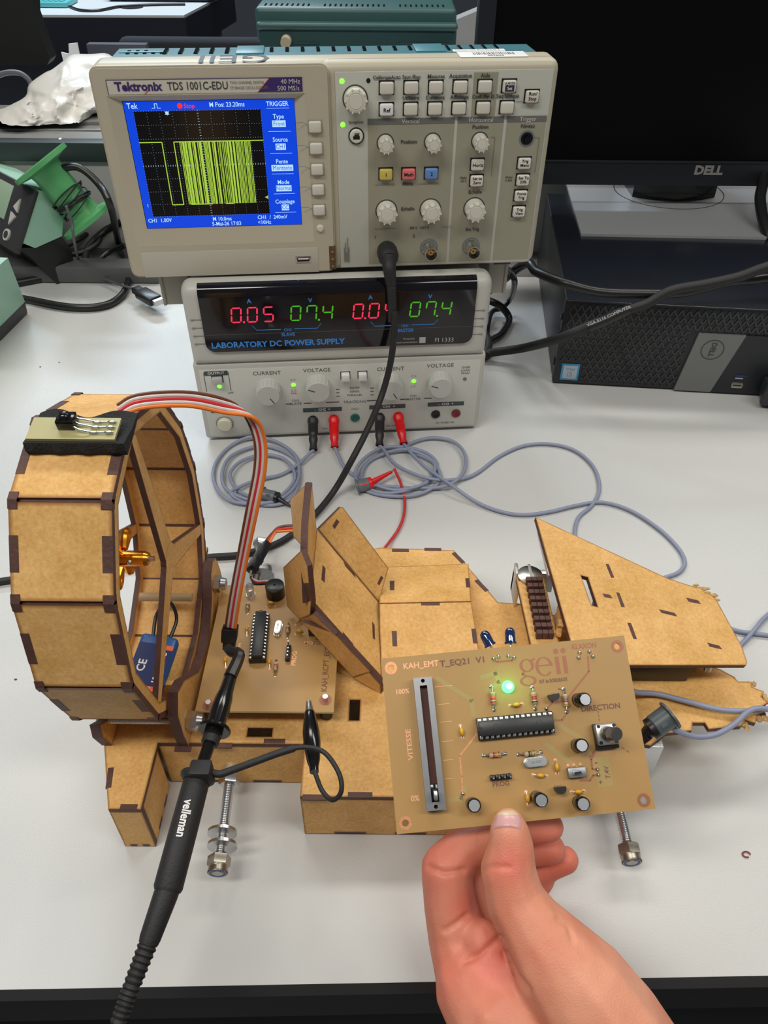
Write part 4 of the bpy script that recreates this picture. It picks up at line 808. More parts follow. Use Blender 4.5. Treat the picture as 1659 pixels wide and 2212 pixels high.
# speed controller in the duct floor
ec = PX(338, 1395, XR-24); FE = frame((ec.x, ec.y, 53), Vector((.05, 1, 0)).normalized(), Vector((-1, .05, 0)), (0, 0, 1)); FE = frame((XR-19, 269, 64), Vector((.10, .96, .10)).normalized(), Vector((-.96, .1, .12)).normalized(), Vector((.10, .96, .10)).normalized().cross(Vector((-.96, .1, .12)).normalized()))
b = B(FE); b.box(-22, 22, -11, 11, -4, 4, 2.5, 3, mi=0); b.box(-15, 15, -10, 10, 3.9, 4.3, mi=1); b.box(-15, -12, -10, 10, 4.2, 4.45, mi=2); b.box(12, 15, -10, 0, 4.2, 4.45, mi=2)
b.text('10A UBEC', 0, -6, 4.6, 4.5, mi=3, bold=.03); b.text('CE', 0, 4, 6.5, 4.5, mi=3, bold=.02); b.text('V', -13.5, -4, 2.6, 4.6, mi=3, rot=-PI/2); b.text('W', -13.5, 5, 2.6, 4.6, mi=3, rot=-PI/2)
obj('speed_controller', b, [mat('blue_shrink_wrap', (.02, .10, .33), .3), mat('navy_label', (.01, .025, .12), .35), mat('orange_label', (.8, .14, .05), .4), WHITE], hv)
for dx_, c in ((-5, (.03, .08, .5)), (0, (.10, .05, .02)), (5, (.6, .03, .02))):
    b = B(); P = [FE @ Vector((-22, dx_, 0)), FE @ Vector((-25, dx_*.9, 0)), FE @ Vector((-27, dx_*.8, 2))]; b.tube(P, 1.3, 8); obj('motor_wire', b, mat('wire', c, .4), hv)
b = B(); b.tube([FE @ Vector(p) for p in ((22, -5, 0), (34, -6, 5), (40, 0, 12), (34, 6, 5), (22, 5, 0))], 1.1, 8); obj('battery_wire', b, BLACK, hv)
b = B(); dp = PX(380, 1290, -127); b.cone((XL+8, dp.y, dp.z), (XR-3, dp.y, dp.z), 2.6); obj('dowel', b, mat('pale_wood', (.52, .38, .22), .6), hv)
# cradle plates
for x0, x1 in ((-113, -107.5), (-155.5, -150)):
    b = B(FXP(0)); cr = [(234, 42.2), (232, 55), (232, 74), (240, 84), (252, 78), (262, 68), (275, 55), (292, 50), (310, 52), (325, 62), (334, 76), (342, 79), (350, 74), (354, 60), (356, 42.2)]
    if x0 < -150: cr = [(234, 42.2), (229, 58), (231, 67), (238, 60), (250, 50), (256, 44.5), (256, 42.2)]
    b.poly(cr, x0, x1, me=1, rim=1.6); obj('cradle_plate', b, WM, hv)
for yy, zz, xe in ((241, 56, -99), (335, 66, -100)):
    b = B(); screwrod(b, (-157 if yy < 300 else -113, yy, zz), (xe-1, yy, zz), 2.0, .8); obj('threaded_rod', b, STEEL, hv)
    b = B(); hexn(b, (-107.4, yy, zz), (xe-2.5, yy, zz), 5.6); b.cone((xe-2.5, yy, zz), (xe+.5, yy, zz), 4.2, 3.6); obj('lock_nut', b, STEEL, hv)
b = B(); b.poly([(234, 43), (234, 57), (238, 57), (238, 43)], -157, -113, me=0, F=FXP(0)) if 0 else b.box(-157, -113, 292, 295, 42.2, 46); b.box(-157.4, -113.2, 262, 265, 42.2, 60, mi=0); obj('cradle_brace', b, WM, hv)
# ir receiver strip on top of the duct
fa, fb = Vector((0, 300, 230)), Vector((0, 270, 225))
dn = (fa-fb).normalized(); nn = Vector((1, 0, 0)).cross(dn); nn = nn if nn.z > 0 else -nn
FI = frame(Vector((0, 273, 223.2)), (1, 0, 0), dn, nn)
b = B(FI); n = 26; V = []
for i in range(n+1):
    x = -154+ (XR+3+154)*i/n
    for (y, z) in ((-9-.5*math.sin(i*.9), 2+.5*math.sin(i*.7)), (-8, -1), (5, -1), (14+1.6*math.sin(i*.33), 1+1.2*math.sin(i*.4)), (14+1.6*math.sin(i*.33), 2.5+1.2*math.sin(i*.4)), (5, 2.5), (-8, 6)): V.append((x, y, z))
k = 7; fs = [[i*k+j, i*k+(j+1) % k, (i+1)*k+(j+1) % k, (i+1)*k+j] for i in range(n) for j in range(k)]+[list(range(k)), [n*k+j for j in range(k)]]
b.add(V, fs); obj('felt_pad', b, mat('black_felt', (.02, .02, .022), .95, bump=1, bscale=900), hv)
b = B(FI); b.box(-153, XR-1, -6.5, 6.5, 5.6, 7, mi=0); ir = obj('receiver_strip', b, mat('fr4_strip', (.40, .37, .17), .4), hv)
b = B(FI); b.box(-140.5, -133, -1.5, 5.5, 7, 12, .5); b.sph((-137, 2, 12), 2.8, 14, sc=(1, 1, .8)); obj('infrared_receiver', b, GLOSSB, ir)
b = B(FI)
for y in (-3.2, 0, 3.2): b.tube([(-133, y*.8+1, 9.5), (-130, y, 9.2), (-124, y, 7.8), (XR-2, y, 7.9)], .4, 6); b.sph((-124.5, y, 7.6), .9, 8, sc=(2.6, .9, .9)); b.sph((XR-4, y, 7.8), .9, 8, sc=(2.4, .9, .9))
obj('solder_joint', b, SOLDER, ir)
# --- threaded axles through the base
AX = []
for pf, pr in (((470, 1885), (565, 1165)), ((1365, 1862), None)):
    a = PZ(*pf, 17); 
    if pr: c = PZ(*pr, 17)
    else: c = Vector((a.x-2, 420, 17))
    b = B(); screwrod(b, a+Vector((0, 3, 0)), c-Vector((0, 3, 0)), 3.0, 1.0); obj('axle_rod', b, STEEL, hv)
    d = (c-a).normalized(); b = B(); hexn(b, a+d*3, a+d*9, 6.2); b.lathe([(5.0, 0), (5.4, 3.5), (2.9, .2), (2.9, 3)], along(a+d*3.4, a-d*3)); b.cone(a+d*3.2, a-d*.4, 5.3, 4.6); 
    b.lathe([(4.3, 0), (4.3, .3), (3.1, .3), (3.1, 0)], along(a-d*.2, a-d), mi=1); b.cone(a, a-d*.6, 2.6, 2.6); obj('lock_nut', b, [mat('worn_steel', (.42, .38, .32), .35, 1.0, var=.3, vscale=400), mat('blue_nylon', (.02, .07, .25), .4)], hv)
    if pr:
        for v_, r_n in ((1802, 0), (1830, 0)):
            p = PZ(480, v_, 17); b = B(); b.cone(p, p+d*1.6, 8.0, 8.0, 28); obj('washer', b, STEEL, hv)
        p = a+d*(PZ(497, 1697, 17)-a).length; b = B(); hexn(b, p, p+d*6, 6.2); obj('hex_nut', b, STEEL, hv)
        b = B(); b.cone(p+d*6, p+d*18, 5, 5, 24); obj('spacer_tube', b, ALU, hv)
        p = PZ(567, 1245, 17); b = B(); b.cone(p, p+d*3, 8.6, 8.6, 28); b.cone(p+d*4, p+d*6, 8, 8, 28); obj('washer', b, STEEL, hv)
        b = B(); hexn(b, c-d*8, c-d*2, 6); obj('hex_nut', b, STEEL, hv)
# aluminium channel under the nose
b = B(); p0_, p1_ = PZ(1434, 1612, 38), PZ(1396, 1690, 0); b.box(118, p0_.x, 238, 330, .3, 38.7, 1); obj('aluminium_channel', b, ALU, hv)
# --- plates traced on their own planes
def plane(a, c, d):
    n = (c-a).cross(d-a).normalized(); return a, (n if n.dot(CP*1000-a) > 0 else -n)
def plateuv(name, PL, uv, th=3, slots=(), holes=(), rim=1.3, mats=None, label=None, parent=None, up=None):
    o, n = PL; x = (PP(*uv[1], o, n)-PP(*uv[0], o, n)).normalized(); y = n.cross(x)
    F = frame(o, x, y, n); loc = lambda u, v: ((PP(u, v, o, n)-o).dot(x), (PP(u, v, o, n)-o).dot(y))
    b = B(F); b.poly([loc(*p) for p in uv], -th, 0, holes=[[loc(*p) for p in h] for h in holes], me=1, rim=rim)
    for s_ in slots:
        q = [loc(*p) for p in s_]; b.poly(q, -.8, .08, mi=1)
    return obj(name, b, mats or WM, parent or hv, label)
# cabin roof
ra, rb_, rc = PZ(819, 1302, 66), PZ(1018, 1298, 66), PZ(1012, 1219, 54)
plateuv('cabin_roof', plane(ra, rb_, rc), [(819, 1303), (822, 1225), (1012, 1218), (1018, 1299)], slots=[[(842, 1255), (852, 1255), (852, 1275), (842, 1275)], [(1005, 1249), (1014, 1249), (1016, 1269), (1007, 1269)]])
rd = PZ(1045, 1470, 46)
plateuv('cabin_roof', plane(ra, rb_, rd), [(819, 1303), (1018, 1299), (1045, 1470), (824, 1478)], slots=[[(909, 1300), (950, 1300), (950, 1308), (910, 1308)], [(846, 1363), (857, 1363), (858, 1396), (848, 1396)], [(1018, 1358), (1028, 1358), (1032, 1390), (1022, 1390)]])
b = B(); b.poly([(rb_.y-1, 42.2), (rb_.y-1, 63), (rc.y-2, 50), (rc.y-2, 42.2)], rb_.x-4, rb_.x-1, me=1, F=FXP(0)); b.poly([(rd.y+2, 42.2), (rb_.y, 62), (rb_.y, 42.2)], rb_.x-4, rb_.x-1, me=1, F=FXP(0)); obj('cabin_side', b, WM, hv)
# canopy (opened dome of flat plates)
A_, B_, C_ = PZ(819, 1302, 62), PZ(824, 1475, 47), PY(668, 1303, 292)
PC1 = plane(A_, B_, C_)
plateuv('canopy_panel', PC1, [(684, 1143), (819, 1302), (824, 1475), (727, 1366), (670, 1303)], 3.2, slots=[[(697, 1220), (703, 1228), (701, 1259), (694, 1252)], [(804, 1342), (809, 1350), (810, 1382), (805, 1378)], [(740, 1364), (762, 1390), (765, 1398), (742, 1378)], [(742, 1213), (766, 1240), (768, 1248), (745, 1222)]])
P1a, P1b = PP(684, 1143, *PC1), PP(670, 1303, *PC1)
top = PY(674, 1041, P1a.y+1)
PC2 = plane(P1a, P1b, top)
plateuv('canopy_panel', PC2, [(684, 1145), (674, 1043), (666, 1130), (664, 1200), (669, 1303)], 4)
# front edge strips of the upright plate (dark) drawn as thick plate facing the camera
F1 = plane(PP(666, 1200, *PC2)+Vector((-2, -3, 0)), PP(674, 1043, *PC2)+Vector((-2, -3, 0)), PP(666, 1200, *PC2)+Vector((-12, -3, 0)))
plateuv('canopy_edge', F1, [(662, 1041), (674, 1042), (664, 1134), (662, 1223), (652, 1222), (654, 1130)], 3, rim=0, mats=[CHAR, CHAR])
F3 = plane(PP(652, 1176, *F1), PP(660, 1048, *F1), PY(628, 1079, PP(660, 1048, *F1).y+24))
plateuv('canopy_panel', F3, [(627, 1079), (660, 1047), (651, 1178), (634, 1160)], 3)
a1 = PP(650, 1222, *F1); c1_ = PY(670, 1325, P1b.y-3)
F4 = plane(a1, c1_, PY(612, 1225, a1.y+22))
plateuv('canopy_panel', F4, [(612, 1226), (650, 1189), (664, 1223), (672, 1300), (670, 1328), (647, 1338), (620, 1310)], 3, slots=[[(656, 1260), (669, 1259), (671, 1298), (660, 1302)]])
F5 = plane(PP(670, 1328, *F4), PP(727, 1366, *PC1)+Vector((0, -4, -3)), PY(648, 1338, PP(648, 1338, *F4).y))
plateuv('canopy_panel', F5, [(647, 1338), (677, 1326), (724, 1372)], 2.5)
F6 = plane(PP(724, 1370, *PC1)+Vector((0, -3, -3)), PP(822, 1482, *PC1)+Vector((0, -2, -2)), PZ(762, 1463, 46))
plateuv('canopy_panel', F6, [(650, 1340), (722, 1368), (822, 1482), (804, 1450), (762, 1464)], 2.5) if 0 else plateuv('canopy_panel', F6, [(652, 1343), (722, 1368), (800, 1451), (762, 1463)], 2.5)
plateuv('canopy_panel', F6, [(762, 1464), (797, 1452), (822, 1480), (823, 1500)], 2.5)
# thick charred front edge of the sloping plate
E1 = plane(PP(668, 1304, *PC1), PP(824, 1475, *PC1), PP(824, 1475, *PC1)+Vector((0, -1, -8)))
plateuv('canopy_edge', E1, [(666, 1306), (671, 1303), (727, 1366), (824, 1471), (824, 1483), (723, 1373)], 3, rim=0, mats=[CHAR, CHAR])
q7 = PP(819, 1300, *PC1); r7 = PP(686, 1144, *PC1)
F7 = plane(q7+Vector((1, 3, 1)), r7+Vector((1, 3, 1)), PY(740, 1095, r7.y+14))
plateuv('canopy_panel', F7, [(687, 1143), (735, 1095), (741, 1096), (839, 1227), (819, 1301)], 3, slots=[[(727, 1121), (733, 1127), (723, 1143), (718, 1136)], [(823, 1243), (828, 1248), (819, 1265), (815, 1260)]])
# nose cover plate, tilted
na, nb, nc = PZ(1157, 1117, 92), PZ(1230, 1385, 78), PZ(1612, 1437, 62)
PN = plane(na, nb, nc)
plateuv('nose_cover', PN, [(1157, 1117), (1240, 1412), (1250, 1437), (1612, 1437), (1614, 1430), (1602, 1395), (1548, 1296), (1536, 1284), (1524, 1280), (1515, 1270), (1500, 1268), (1440, 1248), (1300, 1183)], 3.2,
    holes=[[(1255, 1243), (1270, 1247), (1291, 1311), (1278, 1308)]], slots=[[(1308, 1218), (1315, 1219), (1327, 1248), (1320, 1248)], [(1301, 1282), (1318, 1285), (1323, 1293), (1306, 1290)], [(1331, 1279), (1338, 1281), (1350, 1312), (1342, 1311)], [(1355, 1345), (1363, 1346), (1376, 1381), (1368, 1380)],
    [(1423, 1316), (1457, 1324), (1463, 1332), (1429, 1324)], [(1482, 1291), (1508, 1297), (1514, 1305), (1488, 1300)], [(1527, 1388), (1554, 1395), (1560, 1403), (1533, 1397)]])
b = B()
for (u, v) in ((1520, 1268), (1530, 1272), (1540, 1280), (1546, 1288), (1508, 1266)):
    p = PP(u, v, *PN)-Vector((0, 0, 1.5))
    for k in range(3): b.sph(p+Vector((random.uniform(-2, 2), random.uniform(-2, 2), random.uniform(-.5, .5))), 1.2, 8, sc=(1.5, .9, .5))
obj('torn_edge', b, TORN, hv, 'frayed torn fibre edge')
for (u, v) in ((1528, 1448),):
    p = PZ(u, v, 52); b = B(); b.cone(p, p+Vector((0, 4, 12)), 2.2); hexn(b, p+Vector((0, 1.5, 4)), p+Vector((0, 3, 8)), 4.8); obj('machine_screw', b, STEEL, hv)
b = B(); q = PP(1260, 1425, *PN); b.box(q.x+20, q.x+70, q.y+10, q.y+60, 42.3, q.z-14, 1); obj('battery_box', b, BLACK, hv)
for (x, y) in ((PP(1260, 1400, *PN).x+8, PP(1260, 1400, *PN).y+4), (PP(1530, 1400, *PN).x, PP(1530, 1400, *PN).y+6), (PP(1230, 1200, *PN).x+6, PP(1230, 1200, *PN).y)):
    b = B(); zz = PP(829, 1106, *PN).z; o_, n_ = PN; zt2 = o_.z-(n_.x*(x-o_.x)+n_.y*(y-o_.y))/n_.z-3.4; b.cone((x, y, 42.1 if y < 330 else .3), (x, y, zt2), 2.5); obj('standoff', b, STEEL, hv)
# steering rack
ka, kb = PZ(1130, 1235, 66), PZ(1195, 1400, 66)
PK = plane(ka, kb, PZ(1250, 1250, 66))
arc = [(1124+ (1-math.cos(t))*22-3, 1243-math.sin(t)*20) for t in (0, .5, 1, 1.57, 2.1, 2.6, 3.1)]
plateuv('rack_arm', PK, [(1148, 1400), (1115, 1250), (1116, 1240), (1125, 1230), (1143, 1225), (1160, 1228), (1171, 1238), (1176, 1252), (1210, 1400)], 3)
d = (PP(1176, 1380, *PK)-PP(1152, 1262, *PK)); L = d.length; d.normalize(); nK = PK[1]; sK = nK.cross(d)
for k in range(9):
    p = PP(1152, 1262, *PK)+d*(k*L/8.2); w = 5.2
    b = B(frame(p, sK, d, nK) if (sK.cross(d)).dot(nK) > 0 else frame(p, -sK, d, nK))
    for j in range(3): b.box(-w+j*w*2/3+.1, -w+(j+1)*w*2/3-.1, -1.6, 1.6, 0, 5.5, .2, 1, mi=0)
    obj('rack_tooth', b, CHAR, hv)
b = B(); p = PZ(1145, 1243, 67); b.lathe([(0, 2.4), (5, 2), (8, .8), (8, 0), (0, 0)], frame(p, (1, 0, 0), (0, 1, 0), (0, 0, 1)), 28); b.box(-.9, .9, -7.5, 7.5, 1.6, 2.7, mi=0, F=frame(p, (1, 0, 0), (0, 1, 0), (0, 0, 1))); obj('screw_head', b, STEEL, hv)
b = B(); p = PZ(1145, 1243, 60); b.cone((p.x, p.y, .4), (p.x, p.y, 63), 3); obj('pivot_post', b, STEEL, hv)
b = B(); p = PZ(1112, 1297, 45); b.box(p.x-1, p.x+1, p.y-3, p.y+14, 42.2, 66, .3, F=None); b.box(p.x-1, p.x+26, p.y+10, p.y+14, 42.2, 60, .3); obj('metal_bracket', b, ALU, hv)
b = B(); p = PZ(1205, 1350, 60); G = frame(p, Vector((.25, .9, .25)).normalized(), Vector((0, -.27, .96)), Vector((1, -.25, 0)).normalized()); n = 16; prof = []
for k in range(n*4):
    a = 2*PI*k/(n*4); r = 17 if (k % 4) in (0, 1) else 13.5; prof.append((r*math.cos(a), r*math.sin(a)))
b.poly(prof, -1.5, 1.5, mi=0, me=0, F=G); obj('gear_wheel', b, WOOD, hv)
b = B(G); screwrod(b, (0, 0, -10), (0, 0, 6), 2, .8); hexn(b, (0, 0, -5), (0, 0, -1.6), 4.5); obj('gear_bolt', b, STEEL, hv)
p, q = PP(1157, 1135, *PN), PP(1180, 1235, *PN); b = B(); b.box(2, 7, 0, (q-p).length, 4, 9, 1.2, F=frame(p, Vector((1, 0, 0)), (q-p).normalized(), Vector((1, 0, 0)).cross((q-p).normalized()))); obj('metal_bar', b, ALU, hv)
# ================================================================ circuit boards
FR4 = mat('fr4_copper_backed', (.45, .26, .085), .42, var=.12, vscale=14, spec=.5); FR4E = mat('fr4_edge', (.58, .54, .30), .5)
COPPER = mat('etched_copper', (.36, .135, .075), .42, .3); COPB = mat('bright_copper', (.95, .48, .27), .35, .15); CLEARZ = mat('bare_fr4', (.44, .40, .17), .4)
TAN = mat('resistor_tan', (.55, .40, .26), .4); YEL = mat('yellow_capacitor', (.70, .38, .03), .35); CAPT = mat('capacitor_top', (.62, .64, .68), .3, .9); COPR = mat('dark_copper_ink', (.20, .085, .06), .5)
BAND = {'r': mat('band_red', (.5, .02, .02), .4), 'o': mat('band_orange', (.75, .16, .03), .4), 'k': mat('band_black', (.02, .02, .02), .4), 'g': mat('band_green', (.10, .25, .05), .4), 'b': mat('band_blue', (.12, .22, .28), .4), 'd': mat('band_gold', (.45, .28, .08), .3, .5), 'n': mat('band_brown', (.12, .05, .02), .4)}
def resistor(F, p, q, bands, par, r=1.15):
    p, q = Vector((*p, 0)), Vector((*q, 0)); L = (q-p).length; d = (q-p).normalized(); b = B(F); c = (p+q)/2; h = 1.7; bl = min(6.3, L*.55)
    b.tube([p, p+d*.3+Vector((0, 0, h)), c-d*bl/2+Vector((0, 0, h))], .33, 6, mi=1, res=3); b.tube([q, q-d*.3+Vector((0, 0, h)), c+d*bl/2+Vector((0, 0, h))], .33, 6, mi=1, res=3)
    G = frame(c-d*bl/2+Vector((0, 0, h)), *(lambda z: (z.orthogonal().normalized(), z.cross(z.orthogonal().normalized()), z))(d))
    b.lathe([(0, 0), (r*.8, .1), (r*1.15, .6), (r*1.15, 1.3), (r*.9, 1.8), (r*.9, bl-1.8), (r*1.15, bl-1.3), (r*1.15, bl-.6), (r*.8, bl-.1), (0, bl)], G, 14)
    for i, c_ in enumerate(bands):
        z = (.22, .40, .56, .80)[i]*bl; rr = r*(1.2 if i in (3,) else .97); b.lathe([(rr, z-.32), (rr+.03, z), (rr, z+.32)], G, 14, mi=2+i)
    for e in (p, q): b.lathe([(.95, .05), (.9, .1), (.35, .25)], frame(e, (1, 0, 0), (0, 1, 0), (0, 0, 1)), 10, mi=1)
    return obj('resistor', b, [TAN, SOLDER]+[BAND[c_] for c_ in bands], par)
def ceramic(F, p, q, par, h=1.6):
    p, q = Vector((*p, 0)), Vector((*q, 0)); d = (q-p).normalized(); c = (p+q)/2; b = B(F); b.tube([p, c-d*1+Vector((0, 0, h*.6))], .3, 6, mi=1, res=1); b.tube([q, c+d*1+Vector((0, 0, h*.6))], .3, 6, mi=1, res=1)
    b.sph((0, 0, 0), 1, 12, F=frame(c+Vector((0, 0, h)), d*1.9, Vector((-d.y, d.x, 0))*1.1, Vector((0, 0, 1.35)))); 
    for e in (p, q): b.lathe([(.9, .05), (.85, .1), (.3, .2)], frame(e, (1, 0, 0), (0, 1, 0), (0, 0, 1)), 10, mi=2)
    return obj('ceramic_capacitor', b, [YEL, SOLDER, COPB], par)
def electro(F, x, y, r, h, par, lean=(0, 0)):
    z = Vector((lean[0], lean[1], 1)).normalized(); G = frame((x, y, .3), z.orthogonal().normalized(), z.cross(z.orthogonal().normalized()), z)
    b = B(F); b.lathe([(0, 0), (r*.95, 0), (r, .5), (r*.93, .9), (r, 1.3), (r, h-.6), (r*.86, h), (r*.8, h-.1)], G, 24, mi=0); b.lathe([(r*.8, h-.1), (r*.78, h-.2), (0, h-.2)], G, 24, mi=1)
    b.box(-r*.45, r*.45, -r-.02, -r*.8, 1.5, h-.8, mi=2, F=G)
    return obj('electrolytic_capacitor', b, [GLOSSB, CAPT, GREYP], par)
def to92(F, x, y, a, par):
    G = frame((x, y, 1.2), (1, 0, 0), (0, 1, 0), (0, 0, 1)) @ Matrix.Rotation(a, 4, 'Z'); b = B(F)
    o = [(2.5*math.cos(t), 2.5*math.sin(t)) for t in [(-.2+1.0*k/8*(PI+.4)/PI*PI) for k in range(9)]]; o = [(2.5*math.cos(PI+t), 2.5*math.sin(PI+t)) for t in [-.25+k*(PI+.5)/10 for k in range(11)]]
    b.poly(o, 0, 4.6, mi=0, F=G)
    for k in (-1.3, 0, 1.3): b.tube([(k, -.3, .5), (k*1.6, .6, -1.2)], .3, 6, mi=1, res=1) if 0 else b.add([G @ Vector((k-.3, .4, .3)), G @ Vector((k+.3, .4, .3)), G @ Vector((k+.3, 1.4, -1.2)), G @ Vector((k-.3, 1.4, -1.2))], [[0, 1, 2, 3]], 1)
    return obj('transistor', b, [BLACK, SOLDER], par)
def dip28(F, c, a, par, socket=True):
    G = F @ frame((c[0], c[1], 0), (math.cos(a), math.sin(a), 0), (-math.sin(a), math.cos(a), 0), (0, 0, 1)); b = B(G)
    b.box(-17.8, 17.8, -5, 5, .2, 3.6, .3, mi=0); bd = obj('chip_socket', b, BLACK, par)
    b = B(G); b.box(-17.2, 17.2, -3.3, 3.3, 3.7, 6.9, .35, mi=0)
    for x in (-9.5, 10.5): b.lathe([(1.5, 0), (1.5, .05), (1.35, .05)], frame((x, 0, 6.9), (1, 0, 0), (0, 1, 0), (0, 0, 1)), 20, mi=1)
    b.cyl(-17, 0, 6, 6.95, 1.0, mi=1); b.text('ATMEGA328P', 0, .6, 1.9, 6.95, mi=2, bold=0)
    o = obj('chip', b, [mat('ic_black', (.018, .019, .02), .38), mat('ic_mark', (.035, .036, .038), .25), mat('ic_ink', (.05, .05, .052), .4)], par)
    b = B(G)
    for i in range(14):
        x = (i-6.5)*2.54
        for s_ in (-1, 1): b.box(x-.75, x+.75, s_*3.9-.75, s_*3.9+.75, 3.6, 4.7, .2); b.box(x-.7, x+.7, min(s_*3.3, s_*3.9), max(s_*3.3, s_*3.9), 4.4, 5.0, .1)
    obj('chip_pins', b, SOLDER, par)
def crystal(F, c, a, par):
    G = F @ frame((c[0], c[1], .2), (math.cos(a), math.sin(a), 0), (-math.sin(a), math.cos(a), 0), (0, 0, 1)); b = B(G)
    def rr(l, r): return [(l*math.copysign(1, math.cos(t))+r*math.cos(t), r*math.sin(t)) for t in [-PI/2+k*PI/8 for k in range(9)]]+[(-l+r*math.cos(t), r*math.sin(t)) for t in [PI/2+k*PI/8 for k in range(9)]]
    def st(l, r): return [(l+r*math.cos(t), r*math.sin(t)) for t in [-PI/2+k*PI/8 for k in range(9)]]+[(-l+r*math.cos(t), r*math.sin(t)) for t in [PI/2+k*PI/8 for k in range(9)]]
    b.poly(st(3.3, 2.3), 0, .6); b.poly(st(3.1, 1.9), .6, 3.2); b.poly(st(3.0, 1.6), 3.2, 3.5); b.text('20.000', 0, 0, 1.7, 3.55, mi=1); obj('quartz_crystal', b, [STEEL, GREYP], par)
def padhole(b, x, y, r=3.0, mi=0): 
    n = 24
    for k in range(n):
        a, c = 2*PI*k/n, 2*PI*(k+1)/n; b.add([(x+q*math.cos(t), y+q*math.sin(t), .06) for q, t in ((r, a), (r, c), (1.6, c), (1.6, a))], [[0, 1, 2, 3]], mi)
def track(b, pts, w, z=.06, mi=0):
    for p, q in zip(pts[:-1], pts[1:]):
        p, q = Vector(p), Vector(q); d = (q-p).normalized(); n = Vector((-d.y, d.x))*w/2; p, q = p-d*w*.3, q+d*w*.3
        b.add([(p.x+n.x, p.y+n.y, z), (p.x-n.x, p.y-n.y, z), (q.x-n.x, q.y-n.y, z), (q.x+n.x, q.y+n.y, z)], [[0, 1, 2, 3]], mi)
circ = lambda x, y, r, n=16: [(x+r*math.cos(2*PI*k/n), y+r*math.sin(2*PI*k/n)) for k in range(n)]
# ---------------- receiver board fixed on the craft
ZB = 57.0
q = [PZ(482, 1264, ZB), PZ(427, 1542, ZB), PZ(722, 1531, ZB)]
X0, X1, Y0, Y1 = -104, -27, q[1].y+2, q[0].y
b = B(); hs = [PZ(451, 1524, ZB), PZ(703, 1512, ZB)]
b.poly([(X0, Y0), (X1, Y0), (X1, Y1), (X0, Y1)], ZB-1.6, ZB, me=1)
FB = frame((0, 0, ZB), (1, 0, 0), (0, 1, 0), (0, 0, 1)); L_ = lambda u, v, h=0: tuple((PZ(u, v, ZB+h))[:2])
c3 = lambda X, Y, h=0: L_(400+X/3.6065, 1220+Y/3.6065, h)   # close-up coordinates
k0 = len(b.v); b.F = FB
for p in hs: padhole(b, p.x, p.y, 3.6, 2)
p = c3(1085, 995); p2 = c3(1080, 660); b.text('KAH_RCPT_EQ21', (p[0]+p2[0])/2+1, (p[1]+p2[1])/2+3, 4.6, .1, mi=3, rot=PI/2, bold=.015)
p = c3(850, 730); b.text('PROG', *p, 4, .1, mi=4, rot=PI/2, bold=.02); p = c3(960, 610); b.text('MO', *p, 3.4, .1, mi=4, bold=.02); p = c3(1030, 595); b.text('S-\nTEL', *p, 3.4, .1, mi=3, bold=.02)
p = c3(425, 628); b.text('E', *p, 3.4, .1, mi=4, bold=.02)
b.F = W
rb = obj('receiver_board', b, [FR4, FR4E, COPPER, COPR, COPB], hv)
for p in hs:
    b = B(); b.cone((p.x, p.y, 42.1), (p.x, p.y, ZB-1.7), 3.6); b.cone((p.x, p.y, ZB), (p.x, p.y, ZB+3.5), 1.5, mi=1); obj('standoff', b, [BLACK, STEEL], rb)
for (x, y) in ((X0+6, Y1-5), (X1-30, Y1-8)): b = B(); b.cone((x, y, 42.1), (x, y, ZB-1.7), 3.6); obj('standoff', b, BLACK, rb)
ch = [c3(590, 350, 7), c3(555, 715, 7)]; cc_ = ((ch[0][0]+ch[1][0])/2, (ch[0][1]+ch[1][1])/2); dip28(FB, cc_, math.atan2(ch[0][1]-ch[1][1], ch[0][0]-ch[1][0])+PI, rb)
resistor(FB, c3(495, 290), c3(483, 378), 'nbnd', rb); resistor(FB, c3(805, 465), c3(795, 565), 'bndd', rb); resistor(FB, c3(712, 750), c3(700, 862), 'rrod', rb)
for a_1, a_2 in (((635, 320), (700, 318)), ((488, 480), (480, 555)), ((318, 720), (316, 800)), ((662, 735), (658, 810)), ((860, 538), (925, 535)), ((862, 465), (920, 440))): ceramic(FB, c3(*a_1), c3(*a_2), rb, 2.6)
crystal(FB, c3(725, 510), PI/2-.05, rb)
p = c3(705, 240); b = B(FB); b.lathe([(0, .3), (6, .3), (6, 9), (5.6, 9.3), (0, 9.3)], frame((p[0], p[1]+.5, 0), (1, 0, 0), (0, 1, 0), (0, 0, 1)), 32); b.cyl(p[0], p[1]+.5, 9.2, 9.4, .8, mi=1); b.text('Klaxon', p[0]+.2, p[1]-2.5, 2.2, 9.4, mi=2); obj('buzzer', b, [BLACK, GLOSSB, GREYP], rb)
GL = mat('clear_lens', (.9, .9, .92), .05, trans=.85); p = c3(512, 240); b = B(FB); G = frame((p[0], p[1], .4), Vector((1, .05, .0)).normalized(), Vector((0, .97, .1)).normalized(), Vector((-.05, .15, 1)).normalized()); b.lathe([(0, 0), (2.9, 0), (2.9, 1), (2.5, 1), (2.5, 6.5), (2.2, 7.8), (1.3, 8.7), (0, 9)], G, 20); b.lathe([(0, .1), (.9, .1), (.9, 4.5), (0, 4.6)], G, 8, mi=1); obj('clear_led', b, [GL, SOLDER], rb)
p = c3(805, 700); b = B(FB); b.box(p[0]-1.3, p[0]+1.3, p[1]-5.5, p[1]+5, .1, 3, .2, mi=0)
for k in range(4): b.box(p[0]-.35, p[0]+.35, p[1]-4+k*2.6-.35, p[1]-4+k*2.6+.35, 3, 8 if k == 3 else 5, mi=1)
obj('pin_header', b, [BLACK, STEEL], rb)
p = c3(990, 540); b = B(FB); b.box(p[0]-2, p[0]+3, p[1]-2, p[1]+3, .1, 6, .3); obj('servo_header', b, BLACK, rb)
